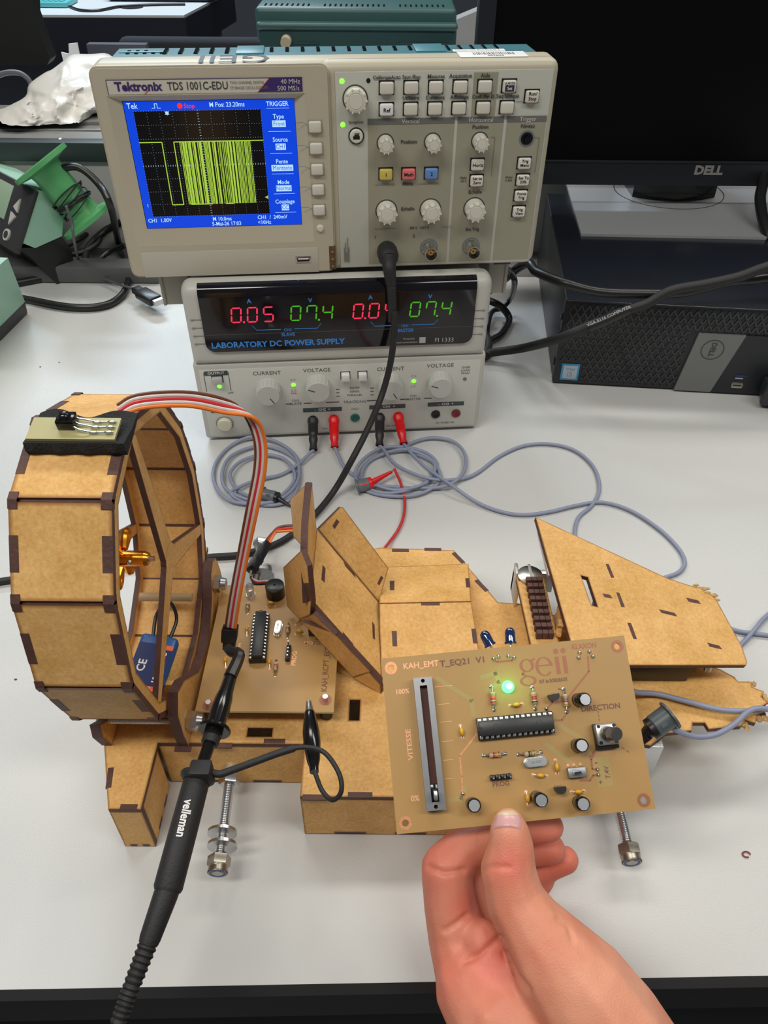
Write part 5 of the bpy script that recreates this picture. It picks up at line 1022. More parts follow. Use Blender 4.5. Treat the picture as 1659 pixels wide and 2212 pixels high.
# ---------------- hand held transmitter board
MT = ((0.994722, -0.101441, -0.015409), (0.077776, 0.843411, -0.531609), (0.066923, 0.527605, 0.846850))
o_ = Vector((61.794, 202.367, 108.604)); xt, yt, zt3 = (Vector((MT[0][i], MT[1][i], MT[2][i])) for i in range(3))
FTX = frame(o_, xt, yt, zt3)
tx = thing('transmitter_board', 'copper toned circuit board with slider, chip and lit green led, held in the hand', 'circuit board', o_)
HW, HH = 59, 39.33
b = B(FTX); hol = [(-54.6, 34.5), (54.8, 34.5), (-54.7, -35), (54.4, -35.3)]
b.poly([(-HW, -HH), (HW, -HH), (HW, HH), (-HW, HH)], -1.6, 0, holes=[circ(x, y, 1.55) for x, y in hol], me=1)
for i, (x, y) in enumerate(hol): padhole(b, x, y, 3.0, 6 if i in (0, 2) else 2)
b.text('KAH_EMT', -40.2, 34.6, 3.9, .08, mi=4, bold=.025, wid=17); b.text('T_EQ21  V1', -20, 34.2, 3.9, .08, mi=3, bold=.028, wid=21.5)
b.text('IUT de BORDEAUX', 21.8, 21.4, 2.3, .08, mi=3, bold=.03, wid=13.5); b.text('KLAXON', 39, 36.1, 3.4, .08, mi=2, bold=.025, wid=11.8); b.text('DIRECTION', 42, 7.0, 3.5, .08, mi=3, bold=.028, wid=18.4)
b.text('100%', -50.3, 23, 3.1, .08, mi=4, bold=.03); b.text('VITESSE', -49.3, -1.2, 3.3, .08, mi=4, rot=PI/2, bold=.02, wid=14); b.text('0%', -49.2, -25, 3.4, .08, mi=4, bold=.03); b.text('PROG', -9.3, -22.4, 3.0, .08, mi=3, bold=.02)
b.poly([(35.2, -28), (41.8, -28), (41.8, -15), (34.6, -15), (33.8, -20)], -.3, .04, mi=5)
b.text('7.4V', 40, -21.8, 3.0, .1, mi=3, rot=PI/2+.03, bold=.02); b.text('+', 36.2, -26, 3, .1, mi=3, bold=.03); b.text('-', 35.6, -17, 4, .1, mi=3, bold=.03)
for x0, x1, y in ((-34.8, -26.4, 23.7), (-34.4, -28.5, 15.5), (-34.2, -28.5, 7.4), (-34.3, -28.8, -1.4), (-34.5, -30, -9.7), (-34.6, -31, -17.9)): b.box(x0, x1, y-.12, y+.12, .02, .08, mi=4)
for p_, q_ in (((40.5, 5.6), (40.3, 1.2)), ((37, -10.6), (33, -14.5)), ((46.5, -10), (51.5, -14))):
    for t_ in (0, .4, .8):
        P, Q = Vector(p_).lerp(Vector(q_), t_), Vector(p_).lerp(Vector(q_), t_+.22); track(b, [P, Q], .35, mi=3)
# department wordmark in tall serif letters
def ring(cx, cy, rx, ry, t0, t1, a0=0, a1=2*PI, n=28, mi=2):
    for k in range(n):
        a, c = a0+(a1-a0)*k/n, a0+(a1-a0)*(k+1)/n
        w = lambda t: t0+(t1-t0)*abs(math.cos(t))
        b.add([(cx+rx*math.cos(a), cy+ry*math.sin(a), .07), (cx+rx*math.cos(c), cy+ry*math.sin(c), .07), (cx+(rx-w(c))*math.cos(c), cy+(ry-w(c)*.8)*math.sin(c), .07), (cx+(rx-w(a))*math.cos(a), cy+(ry-w(a)*.8)*math.sin(a), .07)], [[0, 1, 2, 3]], mi)
ring(10.2, 29.6, 3.5, 3.1, .5, 1.4); ring(9.9, 22.4, 4.0, 2.4, .6, 1.3); track(b, [(8.6, 27), (7.6, 25.8), (9.4, 24.7)], .9, mi=2); track(b, [(12.6, 31.6), (14.2, 32.4)], .9, mi=2)
ring(18.4, 28.4, 4.2, 4.5, .5, 1.5, .0, 2*PI-.75); track(b, [(14.6, 28.9), (22.3, 28.9)], .6, mi=2)
for x in (25.0, 28.6): b.box(x-1.0, x+.9, 24.2, 32.4, .02, .07, mi=2); b.add([(p[0], p[1], .07) for p in circ(x, 35.0, 1.25)], [list(range(16))], 2)
track(b, [(40.0, 31), (39.2, 24), (26.0, 11.7), (19.7, 11.5), (16.8, 8.6)], .85, mi=2); track(b, [(25.7, 6), (23, 3.1), (18.5, 3.3)], .8, mi=2)
track(b, [(-16.6, 1.4), (-26.7, -8.4), (-26.8, -17.3), (-27.3, -23.6)], .85, mi=6); track(b, [(-5, 33.2), (-3.5, 32.6), (3.5, 32.6), (4.6, 33.4)], .8, mi=2)
track(b, [(37.7, -10.1), (33.5, -15.6), (33.4, -19.8), (35, -20.2)], .9, mi=2); track(b, [(27, -24.2), (31.5, -24.6), (33.4, -22.6), (35, -22.6)], .9, mi=2); track(b, [(23.5, 17.3), (26, 16.8)], .6, mi=3)
for tr_ in ([(-33, 27.5), (-18, 16), (-18, 9)], [(-12, 26), (-5, 27.5), (-4, 23), (-10, 20)], [(14, -7), (30, -22)], [(20, 2), (33, -8)], [(-34, -27), (-28, -27), (-26, -22)]): track(b, tr_, 2.2, z=.03, mi=5)
obj('board', b, [FR4, FR4E, COPPER, COPR, COPB, mat('etched_clearance', (.43, .31, .11), .36), mat('sparkling_copper', (.75, .33, .17), .4, .6, var=.4, vscale=800)], tx)
def joints(pts, nm='solder_joint'):
    for x, y in pts: b = B(FTX); b.lathe([(1.15, .02), (.95, .6), (.5, 1.4), (0, 1.7)], frame((x, y, 0), (1, 0, 0), (0, 1, 0), (0, 0, 1)), 12); obj(nm, b, SOLDER, tx)
joints([(-5.2, 34.3), (-2.7, 35.1), (2.1, 34.9), (4.7, 34.0), (36.3, 33.3), (35.4, 30.9), (41, 33.3), (42.3, 30.8), (-27.3, -24.9), (16.5, 8.9), (35.6, -20.2), (35.6, -22.5)])
dip28(FTX, (.5, 2.6), 0, tx)
for p_, q_, bd in (((-8.1, 21.3), (-8.1, 10.6), 'dorr'), ((11.3, 19.2), (11.2, 9.1), 'drrk'), ((25.9, 17), (25.7, 6.4), 'dbrd'), ((-15.6, -9.3), (-5.5, -9.5), 'rrod'), ((.5, -10.4), (11, -10.3), 'nkgd')): resistor(FTX, p_, q_, bd, tx)
for p_, q_ in (((-.4, 11.8), (5.4, 12)), ((-24.8, 4.9), (-24.4, -.6)), ((5.9, -19.7), (12.0, -20.9)), ((17.1, -14.4), (17, -20.4)), ((22.3, -28.8), (28, -28.9)), ((1.6, -26.9), (1.9, -32.2))): ceramic(FTX, p_, q_, tx)
for x, y, h, ln in ((31.8, 11.6, 10, (.12, -.05)), (28.1, -8.8, 10, (0, 0)), (-23.5, -29.6, 9.5, (0, 0)), (6.0, -29.6, 12, (.0, -.03)), (24.8, -33.4, 10, (-.02, 0))): electro(FTX, x, y, 3.1, h, tx, ln)
to92(FTX, 20.0, 14.4, .1, tx); to92(FTX, 16.6, -26.4, 0, tx); crystal(FTX, (7.6, -14.3), .03, tx)
b = B(FTX); 
for k in range(4): x = -13+k*2.54; b.box(x-1.2, x+1.2, -20.5, -18, .1, 2.5, .45, mi=0)
for k in range(4): x = -13+k*2.54; b.box(x-.3, x+.3, -19.6, -19, 2.4, 7, mi=1)
obj('pin_header', b, [BLACK, STEEL], tx)
# slider
b = B(FTX); x0, x1, y0, y1 = -44.7, -35.9, -30.4, 28.3
b.poly([(x0, y0), (x1, y0), (x1, y1), (x0, y1)], 5.6, 6.5, holes=[[(-42, -26.8), (-38.6, -26.8), (-38.6, 24.6), (-42, 24.6)], circ(-40.3, 26.7, .9), circ(-40.4, -28.8, .9)])
for xa, xb in ((x0, x0+.7), (x1-.7, x1)): b.box(xa, xb, y0, y1, .4, 6.0)
for ya, yb in ((y0, y0+.7), (y1-.7, y1)): b.box(x0, x1, ya, yb, .4, 6.0)
obj('slider_housing', b, mat('brushed_steel', (.38, .39, .41), .32, 1.0, var=.12, vscale=200), tx)
b = B(FTX); b.box(x0+.8, x1-.8, y0+.8, y1-.8, 1.2, 2.0); obj('slider_track', b, mat('brown_phenolic', (.11, .025, .015), .5), tx)
b = B(FTX); b.box(-42, -38.6, -26.4, -19.2, 2, 6.2, .3, mi=0); b.box(-41, -39.4, -25.8, -21.5, 6, 14, .5, mi=1); obj('slider_lever', b, [GLOSSB, STEEL], tx)
# potentiometer
b = B(FTX); G = frame((41.4, -5, 0), (1, 0, 0), (0, 1, 0), (0, 0, 1)); b.box(-5.2, 5.2, -6.6, 4.9, .2, 3.6, .4, mi=1, F=G); b.box(-4.9, 4.9, -4.9, 4.9, 3.4, 6.4, 1.0, 2, mi=0, F=G)
for sx_ in (-1, 1):
    for sy_ in (-1, 1): b.cyl(41.4+sx_*3.6, -5+sy_*3.6, 6.2, 6.6, .8, mi=1)
b.lathe([(3.7, 6.3), (3.5, 7.6), (3.3, 7.6)], G, 24, mi=0); b.lathe([(3.2, 6.4), (3.1, 12.6), (2.9, 13.2), (0, 13.2)], G, 24, mi=2)
o = [(2.9*math.cos(t), 2.9*math.sin(t)) for t in [-2.6+k*(PI+.9)/14 for k in range(15)]]; b.poly(o, 13, 20.5, mi=1, F=G)
obj('rotary_knob', b, [mat('pot_plate', (.55, .55, .53), .3, .8), BLACK, mat('dark_metal', (.10, .09, .085), .2, .8)], tx)
b = B(FTX); b.box(21.4, 29.6, -22.6, -18.2, .3, 4, .3, mi=0); b.box(23.4, 27.8, -21.6, -19.4, 3.9, 4.6, .3, mi=0); b.box(24, 27.2, -21, -20, 4.4, 4.8, mi=1); b.box(24.1, 25.4, -21, -20, 4.6, 7.5, mi=1)
for x in (22.5, 25.3, 28.2): b.lathe([(.9, .05), (.7, .5), (0, .9)], frame((x, -17.3, 0), (1, 0, 0), (0, 1, 0), (0, 0, 1)), 10, mi=2)
obj('slide_switch', b, [mat('switch_metal', (.30, .31, .33), .4, .7), BLACK, COPB], tx)
b = B(FTX); G = frame((-.2, 20.5, 0), (1, 0, 0), (0, 1, 0), (0, 0, 1)); b.lathe([(0, .2), (2.9, .2), (2.9, 1.2), (2.5, 1.2), (2.4, 4.0), (1.8, 5.2), (0, 5.8)], G, 24); obj('green_led', b, mat('led_green_lit', (.05, .8, .15), .2, emit=(.10, 1, .22), estr=3.0), tx, 'lit green led')
b = B(FTX); b.sph((-.2, 20.5, 5.4), 1.35, 12, sc=(1, 1, .6)); obj('led_core', b, mat('led_white_hot', (1, 1, 1), .3, emit=(.75, 1, .8), estr=4), tx)
pl_ = bpy.data.lights.new('led_glow', 'POINT'); pl_.energy = .0028; pl_.color = (.25, 1, .3); pl_.shadow_soft_size = .003; po_ = bpy.data.objects.new('led_glow', pl_); COL.objects.link(po_); po_.location = (FTX @ Vector((-.2, 20.5, 9)))*.001
NAVY = mat('smoked_blue_lens', (.01, .03, .12), .04, spec=.9, coat=.8, trans=.25)
for xb, tp in ((-5.4, (-8.0, 47.6)), (4.4, (5.0, 48.4))):
    base = Vector((xb, 40.6, -2.5)); z = Vector((tp[0]-xb, tp[1]-40.6, 0)).normalized(); G = frame(base, z.orthogonal().normalized(), z.cross(z.orthogonal().normalized()), z)
    b = B(FTX); b.lathe([(0, 0), (3.0, 0), (3.0, 1), (2.6, 1), (2.6, 5.6), (2.2, 7), (1.3, 7.9), (0, 8.2)], G, 24); b.lathe([(0, -1.5), (.5, -1.5), (.5, 0)], G, 8, mi=1); b.tube([(xb, 35, -1.8), (xb, 39.4, -2.5)], .4, 6, mi=1, res=1); obj('infrared_led', b, [NAVY, SOLDER], tx, 'dark blue infrared led')
# ================================================================ probe, wires and test leads
n_ = FS.col[2].xyz.normalized()
pr = thing('scope_probe', 'black hook tipped scope probe leaning on the receiver board, sleeve pointing to the lower left', 'scope probe', PD(430, 1720, 300))
tipP = FB @ Vector((c3(355, 690)[0], c3(355, 690)[1], 8))
# axis of the probe: hook up at the board, body running towards the viewer and down over the bench edge
def onaxis(u, v, dd): return PD(u, v, dd)
K = [(503, 1395, 402), (510, 1425, 396), (492, 1480, 384), (462, 1580, 366), (425, 1685, 350), (400, 1760, 341), (363, 1920, 326), (335, 2000, 320), (300, 2090, 312), (262, 2190, 304), (235, 2270, 300)]
KP = [onaxis(*k) for k in K]
def pt(v): # point on the probe axis at picture height v
    for a, c in zip(K[:-1], K[1:]):
        if a[1] <= v <= c[1]:
            t = (v-a[1])/(c[1]-a[1]); return onaxis(a[0]+(c[0]-a[0])*t, v, a[2]+(c[2]-a[2])*t)
b = B(); P = [onaxis(u, v, d) for u, v, d in ((490, 1398, 401), (500, 1408, 399), (516, 1412, 397), (512, 1430, 394), (497, 1462, 387))]; b.tube(P, 2.6, 8, res=3, rf=lambda t: 2.5+1.0*t); hk = obj('hook_tip', b, BLACK, pr)
def seg(nm, v0, v1, prof, m=GLOSSB, n=28):
    a, c = pt(v0), pt(v1); L = (c-a).length; b = B(along(a, c)); b.lathe([(0, 0)]+[(r, z*L) for r, z in prof]+[(0, L)], None, n); return obj(nm, b, m, pr)
seg('hook_barrel', 1455, 1592, [(2.9, 0), (3.2, .05), (3.6, .3), (4.4, .42), (4.6, .6), (4.4, 1)])
seg('finger_flange', 1572, 1580, [(7.4, 0), (7.9, .3), (7.9, .7), (7.4, 1)])
seg('barrel_collar', 1588, 1606, [(4.2, 0), (4.2, 1)], MBLACK)
seg('inner_shaft', 1600, 1668, [(2.9, 0), (2.9, 1)])
seg('lower_flange', 1664, 1690, [(4.2, 0), (4.2, .3), (7.6, .36), (8.2, .5), (8.0, .7), (6.3, 1)], MBLACK)
bd = seg('probe_body', 1684, 1925, [(5.6, 0), (6.0, .05), (6.2, .5), (6.2, .97), (5.6, 1)], MBLACK, 36)
a, c = pt(1790), pt(1860); ax = (c-a).normalized(); vw = -(ray(400, 1790).normalized()); sd_ = ax.cross(vw).normalized(); fr = sd_.cross(ax).normalized()
if fr.dot(vw) < 0: fr = -fr
R_ = 6.22; b = B(); tm = textmesh('velleman', 'CENTER', .03, 0, 1.0); mid = pt(1771)
xs = [p[0] for p in tm[0]]; k = 15.5/(max(xs)-min(xs)); V = []
sdd = sd_ if True else -sd_
yv = fr.cross(ax); 
for (px, py) in tm[0]:
    th = (py*k*1.25)/R_; V.append(mid+ax*(px*k)+(fr*math.cos(th)+yv*math.sin(th))*R_)
b.add(V, tm[1]); obj('printed_lettering', b, WHITE, pr, 'white lettering on the probe body')
seg('strain_relief', 1918, 2040, [(5.2, 0), (5.2, .15), (4.4, .9), (3.9, 1)], MBLACK)
b = B(); PS = [pt(2030)]+[pt(v) for v in (2090, 2150, 2200)]+[KP[-1]]; b.tube(PS, 4.0, 14, res=22, rf=lambda t: (3.9-1.1*t)*(1+.10*math.sin(t*2*PI*17))); obj('ribbed_sleeve', b, MBLACK, pr)
b = B(); b.tube([KP[-1], KP[-1]+Vector((-6, -16, -12)), KP[-1]+Vector((-10, -40, -60))], 2.4, 10); obj('probe_cable', b, MBLACK, pr)
# ground lead
q = pt(1672); b = B(); gl = [PD(432, 1660, 350), PD(470, 1672, 350), PD(500, 1664, 352), PD(560, 1642, 358), PD(610, 1624, 360), PD(655, 1614, 360), PD(700, 1625, 357), PD(732, 1670, 352), PD(737, 1710, 350), PD(718, 1728, 352), PD(696, 1708, 358), PD(680, 1668, 366)]
b.tube(gl, 1.7, 10, rf=lambda t: 1.8 if t < .42 else 1.15); gb = tag(obj('ground_lead', b, MBLACK), 'short black ground lead looping from the probe collar to the crocodile clip', 'lead')
b = B(); p = pt(1664); b.box(-6, 4, -4, 4, -5, 5, 1.5, F=frame(PD(440, 1668, 349), (1, 0, 0), (0, 1, 0), (0, 0, 1))); obj('clip_ring', b, MBLACK, pr)
cl = thing('crocodile_clip', 'black sheathed crocodile clip with bare metal tip in front of the receiver board', 'clip', PD(668, 1600, 380))
a, c = PD(667, 1516, 398), PD(679, 1668, 368); L = (c-a).length; b = B(along(a, c)); b.lathe([(0, 0), (1.4, 0), (2.2, .14*L), (2.6, .16*L), (0, .16*L)], None, 18); obj('jaw', b, STEEL, cl)
b = B(along(a, c)); b.lathe([(0, .145*L), (2.4, .15*L), (3.0, .2*L), (4.3, .45*L), (4.3, .62*L), (3.2, .85*L), (2.3, .93*L), (2.2, L), (0, L)], None, 24); obj('sheath', b, GLOSSB, cl)
# probe connector and its cable at the oscilloscope
bn = thing('probe_connector', 'black probe connector plugged into the left input of the oscilloscope', 'connector', FS @ Vector((40, 17, 10)))
b = B(FS); G = frame((40.2, 17.5, 0), (1, 0, 0), (0, 1, 0), (0, 0, 1)); b.lathe([(7.6, 0), (7.9, 2), (7.9, 14), (7.2, 17), (5.6, 19), (0, 19)], G, 28)
for k in range(12): a = k*PI/6; b.box(-.6, .6, 7.6, 8.3, 3, 13, .3, 1, F=G @ Matrix.Rotation(a, 4, 'Z'))
obj('plug_body', b, MBLACK, bn)
e = FS @ Vector((40.2, 17.5, 17)); e2 = e+Vector((2, -10, -17)); b = B(); b.tube([e, e+Vector((.5, -8, -5)), e2, e2+Vector((1, -2, -14)), e2+Vector((1, -2, -30))], 5, 14, rf=lambda t: 6.0-3.4*t if t < .5 else 3.9*(1-.3*(t-.5))*(1+.06*math.sin(t*120)), res=14); obj('cable_boot', b, MBLACK, bn)
s0 = e2+Vector((1, -2, -26))
cable('probe_cable', [s0, PY(853, 680, s0.y-3), PY(846, 770, s0.y-8), PY(826, 850, s0.y-14), PY(795, 925, 530), PY(762, 990, 508), PZ(722, 1060, 8), PZ(680, 1112, 4), PZ(640, 1148, 3.2), PZ(590, 1178, 3), PZ(520, 1198, 3), PZ(445, 1204, 3), PZ(330, 1215, 3), PZ(200, 1228, 3), PZ(60, 1247, 3), PZ(-40, 1262, 3), PZ(-300, 1300, 3), PZ(-600, 1320, 3)], 2.7, MBLACK, 'long black probe cable hanging from the oscilloscope and running left along the bench')
# rainbow ribbon cable from the duct to the receiver board
st_ = FI @ Vector((XR-3, 0, 8)); plug = FB @ Vector((c3(345, 540, 18)[0], c3(345, 540, 18)[1], 18))
RC = [('brown', (.15, .04, .015)), ('white', (.62, .58, .55)), ('red', (.60, .02, .03)), ('white', (.62, .58, .55)), ('orange', (.85, .20, .02))]
path = [(256, 884, 290), (300, 862, 296), (400, 856, 305), (480, 870, 310), (535, 895, 312), (560, 945, 310), (562, 1010, 306), (545, 1100, 300), (525, 1200, 294), (508, 1290, 288), (497, 1362, 285)]
rbn = thing('ribbon_cable', 'ribbon cable in brown, red and orange arching from the infrared strip to the receiver board', 'cable', PY(560, 1000, 300))
for j, (nm, c) in enumerate(RC):
    o = (j-2)
    pts = []
    for i, (u, v, y) in enumerate(path):
        t = i/(len(path)-1); w = 7.2+ 4.5*min(1, t*1.6)
        if i < 4: du, dv = (o*1.5, o*(7.0+.2*i))
        elif i == 4: du, dv = o*6.5, o*4
        elif i < 8: du, dv = o*5.5, 0
        else: du, dv = o*5.0, 0
        pts.append(PY(u+du, v+dv+(6 if i < 4 else 0), y+(-o*1.6 if i < 5 else -o*.4)))
    b = B(); b.tube(pts, .95, 8); obj('wire', b, mat('ribbon_'+nm, c, .35), rbn, nm+' wire')
# connector at the board end
co = pts[-1]; b = B(); a, c = PY(497, 1358, 285), PY(494, 1412, 280)
zax = (c-a).normalized(); G = frame(a, (1, 0, 0), Vector((1, 0, 0)).cross(zax)*-1, zax); b = B(G); b.box(-4.2, 4.2, -3, 3, -1, 8, .3); b.box(-4.4, 4.4, -3.4, 3.4, -1, 6.6, .3)
for i in range(3):
    for k_ in range(2): b.box(-3.7+i*2.6, -1.4+i*2.6, -3.2, 3.2, .3+k_*3, 2.6+k_*3, .2)
b.box(-3.4, 3.6, -2.6, 2.6, 8, 13, .3); obj('connector', b, BLACK, rbn)
# second connector lying behind the craft
sv = thing('servo_connector', 'black in-line connector joining the servo lead behind the receiver board', 'connector', PZ(565, 1200, 20))
a, c = PZ(575, 1175, 24), PZ(543, 1232, 24); G = along(a, c); L = (c-a).length; b = B(G); b.box(-4.2, 4.2, -3, 3, 0, L*.62, .5); b.box(-4.6, 4.6, -3.4, 3.4, L*.62, L, .5); obj('housing', b, BLACK, sv)
for j, (nm, cc) in enumerate((('brown', (.13, .04, .02)), ('red', (.55, .03, .02)), ('orange', (.8, .22, .02)))):
    b = B(); b.tube([a+Vector(((j-1)*2, 0, 0)), PZ(588+j*3, 1152, 26), PZ(606, 1138+j*5, 28), PZ(650, 1134+j*6, 28)], 1.0, 8); obj('lead_wire', b, mat('lead_'+nm, cc, .4), sv, nm+' wire')
for j, (nm, cc) in enumerate((('black', (.02, .02, .02)), ('red', (.5, .02, .03)), ('white', (.7, .7, .7)))):
    b = B(); b.tube([c, PZ(541, 1245+j, 20), PZ(552+j*3, 1262-j*3, 24), PZ(580, 1262-j*3, 30), PZ(600, 1275, 50)], .8, 8); obj('lead_wire', b, mat('lead2_'+nm, cc, .4), sv, nm+' wire')
# 4 mm safety plugs and grey leads
def bplug(x, y, colr, nm, label, end):
    t = thing('banana_plug', label, 'plug', FP @ Vector((x, y, 8)), 'safety plugs in the power supply')
    s = FP @ Vector((x, y, .5)); d = (end-s).normalized(); b = B(); L = (end-s).length; G = along(s, end); pr_ = [(0, 0), (4.8, 0), (5, 3), (4.4, 5)]
    for k in range(6): pr_ += [(4.6, 6+k*1.6), (4.1, 6.8+k*1.6)]
    pr_ += [(3.6, L*.55), (4.1, L*.62), (4.0, L*.7), (3.1, L*.85), (3.9, L), (3.2, L), (2.6, L-2), (0, L-2)]
    b = B(G); b.lathe(pr_, None, 20); obj('plug_sleeve', b, colr, t); return end
RB = mat('black_vinyl', (.018, .018, .02), .45)
e1_ = bplug(-27.7, 21, RB, 'a', 'black safety plug, leftmost in the front of the power supply', PZ(677, 972, 6))
e2_ = bplug(-8.6, 21, RED, 'b', 'red safety plug, left of the two in the power supply', PZ(723, 966, 6))
e3_ = bplug(33.5, 21, RB, 'c', 'black safety plug half behind the hanging probe cable', PZ(820, 962, 6))
e4_ = bplug(50.6, 21, RED, 'd', 'red safety plug, right of the two in the power supply', PZ(872, 958, 6))
def zz(pts, z=2.2): return [PZ(u, v, z if len(p_) < 3 else p_[2]) for p_ in pts for (u, v) in [p_[:2]]]
lead1 = [e1_]+zz([(665, 985, 5), (640, 1005, 4), (605, 1025), (560, 1040), (520, 1055), (500, 1072), (530, 1088), (590, 1092), (632, 1075), (650, 1035), (640, 990), (600, 962), (545, 950), (500, 962), (468, 1000), (462, 1045), (490, 1080), (545, 1094), (605, 1085), (640, 1050), (645, 1005), (610, 975), (560, 966), (505, 985), (482, 1020), (485, 1058), (520, 1082), (575, 1085), (620, 1062), (636, 1030), (618, 995), (570, 985), (520, 1000), (495, 1030), (510, 1060), (550, 1075), (585, 1068)], 2.2)
random.seed(2)
lead1 = [p+Vector((random.uniform(-1.5, 1.5), random.uniform(-1.5, 1.5), .0 if i < 4 else (i % 7)*.55)) for i, p in enumerate(lead1)]
lead1[0] = e1_
cable('grey_lead', lead1, 1.55, GREYW, 'grey lead coiled on the bench in front of the power supply, left coil', 'lead')
lead2 = [e2_]+zz([(730, 985, 5), (745, 1010, 3), (775, 1035), (800, 1048), (850, 1062), (905, 1055), (940, 1030), (945, 1000), (915, 978), (870, 970), (820, 975), (785, 1000), (770, 1035), (795, 1062), (850, 1074), (910, 1068), (948, 1040), (940, 1005), (905, 982), (860, 976), (810, 990), (782, 1020), (790, 1050), (830, 1068), (880, 1064), (925, 1042), (935, 1008), (890, 975), (880, 962), (930, 948), (975, 955), (1003, 985), (1000, 1025), (960, 1055), (900, 1054), (840, 1052), (800, 1048, 6)], 2.2)
lead2 = [p+Vector((random.uniform(-1.3, 1.3), random.uniform(-1.3, 1.3), .0 if i < 4 else (i % 7)*.55)) for i, p in enumerate(lead2)]; lead2[0] = e2_
cable('grey_lead', lead2, 1.55, GREYW, 'grey lead coiled below the red plugs, right coil', 'lead')
cable('grey_lead', [e3_]+zz([(832, 975, 6), (850, 1000, 6), (890, 1022, 7), (940, 1036, 7), (990, 1035, 4), (1030, 1022), (1080, 985), (1135, 962), (1195, 960), (1245, 975), (1283, 1010), (1295, 1055), (1280, 1090), (1252, 1115), (1243, 1140), (1244, 1165), (1262, 1215), (1310, 1270), (1400, 1315), (1480, 1335), (1560, 1352), (1590, 1362), (1625, 1368), (1700, 1374), (1850, 1372), (2050, 1330)]), 1.55, GREYW, 'grey lead arching right, passing under the nose cover and off the right border', 'lead')
cable('grey_lead', [e4_]+zz([(885, 975, 6), (920, 1010, 8), (975, 1048, 8), (1030, 1085, 3), (1085, 1106), (1135, 1112), (1190, 1105), (1245, 1092), (1300, 1085), (1360, 1102), (1420, 1140), (1462, 1180), (1479, 1212), (1468, 1235), (1435, 1248), (1400, 1262), (1400, 1300), (1450, 1350), (1520, 1398), (1585, 1400), (1608, 1385, 3), (1632, 1358, 5), (1655, 1332, 4), (1700, 1305), (1850, 1250), (2050, 1220)]), 1.55, GREYW, 'grey lead curling furthest right before slipping under the nose cover', 'lead')
NZ = 46
cable('grey_lead', [PZ(1340, 1485, 60), PZ(1378, 1496, NZ+4), PZ(1420, 1499, NZ), PZ(1480, 1514, NZ), PZ(1550, 1532, NZ), PZ(1610, 1536, NZ), PZ(1665, 1531, 44), PZ(1760, 1528, 34), PZ(1860, 1515, 10), PZ(2000, 1470, 2), PZ(2250, 1400, 2)], 1.6, GREYW, 'grey lead lying across the torn nose of the craft', 'lead')
cable('grey_lead', [PZ(1444, 1566, 62), PZ(1462, 1578, 58), PZ(1500, 1591, 52), PZ(1545, 1587, 50), PZ(1585, 1565, 50), PZ(1615, 1538, 50), PZ(1640, 1530, 50), PZ(1680, 1536, 46), PZ(1760, 1540, 32), PZ(1870, 1535, 8), PZ(2020, 1500, 2), PZ(2250, 1440, 2)], 1.6, GREYW, 'grey lead hanging in a loop from the grey hook clip', 'lead')
# clips
def hookclip(label, a, c, body, tipm, slot, r=5.4):
    t = thing('test_clip', label, 'test clip', a); L = (c-a).length; b = B(along(a, c)); b.lathe([(0, 0), (r*1.25, 0), (r*1.3, 1.2), (r, 1.8), (r, L*.62), (r*.9, L*.66), (0, L*.66)], None, 20); b.box(-1, 1, r*.9, r*1.03, L*.3, L*.5, mi=1); obj('clip_body', b, [body, slot], t)
    b = B(along(a, c)); b.lathe([(r*.6, L*.6), (r*.95, L*.66), (r*.95, L*.8), (r*.55, L*.84), (0, L*.84)], None, 18); obj('clip_collar', b, tipm, t)
    return t
GC = mat('slate_grey_clip', (.13, .15, .17), .4)
a, c = PZ(566, 1068, 6), PZ(610, 1078, 6); t = hookclip('grey and black hook clip in the left coil of grey lead', a, c, GC, BLACK, BLACK, 5.4); b = B(); b.cone(c-(c-a)*.25, PZ(628, 1094, 3), 2.6, .9); obj('clip_nose', b, BLACK, t)
a, c = PZ(770, 1052, 6), PZ(812, 1040, 9); t = hookclip('grey and red hook clip gripping the end of the red wire', a, c, GC, RED, RED, 5.4); b = B(); b.cone(c-(c-a)*.25, PZ(846, 1019, 8), 2.9, 1.3); obj('clip_nose', b, RED, t); b = B(); b.cone(PZ(845, 1020, 8), PZ(852, 1014, 7), .6); obj('clip_hook', b, STEEL, t)
a, c = PZ(1450, 1543, 66), PZ(1392, 1585, 58); t = hookclip('large slate grey hook clip beside the right edge of the transmitter board', a, c, mat('slate_grey_clip2', (.09, .115, .125), .38), BLACK, GC, 6.4)
b = B(); b.cone(c-(c-a)*.35, PZ(1378, 1600, 52), 4.5, 2.0); b.box(-2, 2, -2, 2, 0, 9, .5, F=along(PZ(1402, 1590, 58), PZ(1385, 1602, 52))); obj('clip_nose', b, BLACK, t)
cable('red_wire', [PZ(852, 1013, 7), PZ(856, 1022, 6), PZ(866, 1045, 4), PZ(874, 1080, 3), PZ(872, 1115, 3), PZ(860, 1145, 3), PZ(842, 1170, 4), PZ(828, 1190, 12), PZ(822, 1215, 20)], 1.25, mat('red_insulation', (.55, .03, .03), .4), 'thin red wire running from the hook clip to the craft', 'wire')
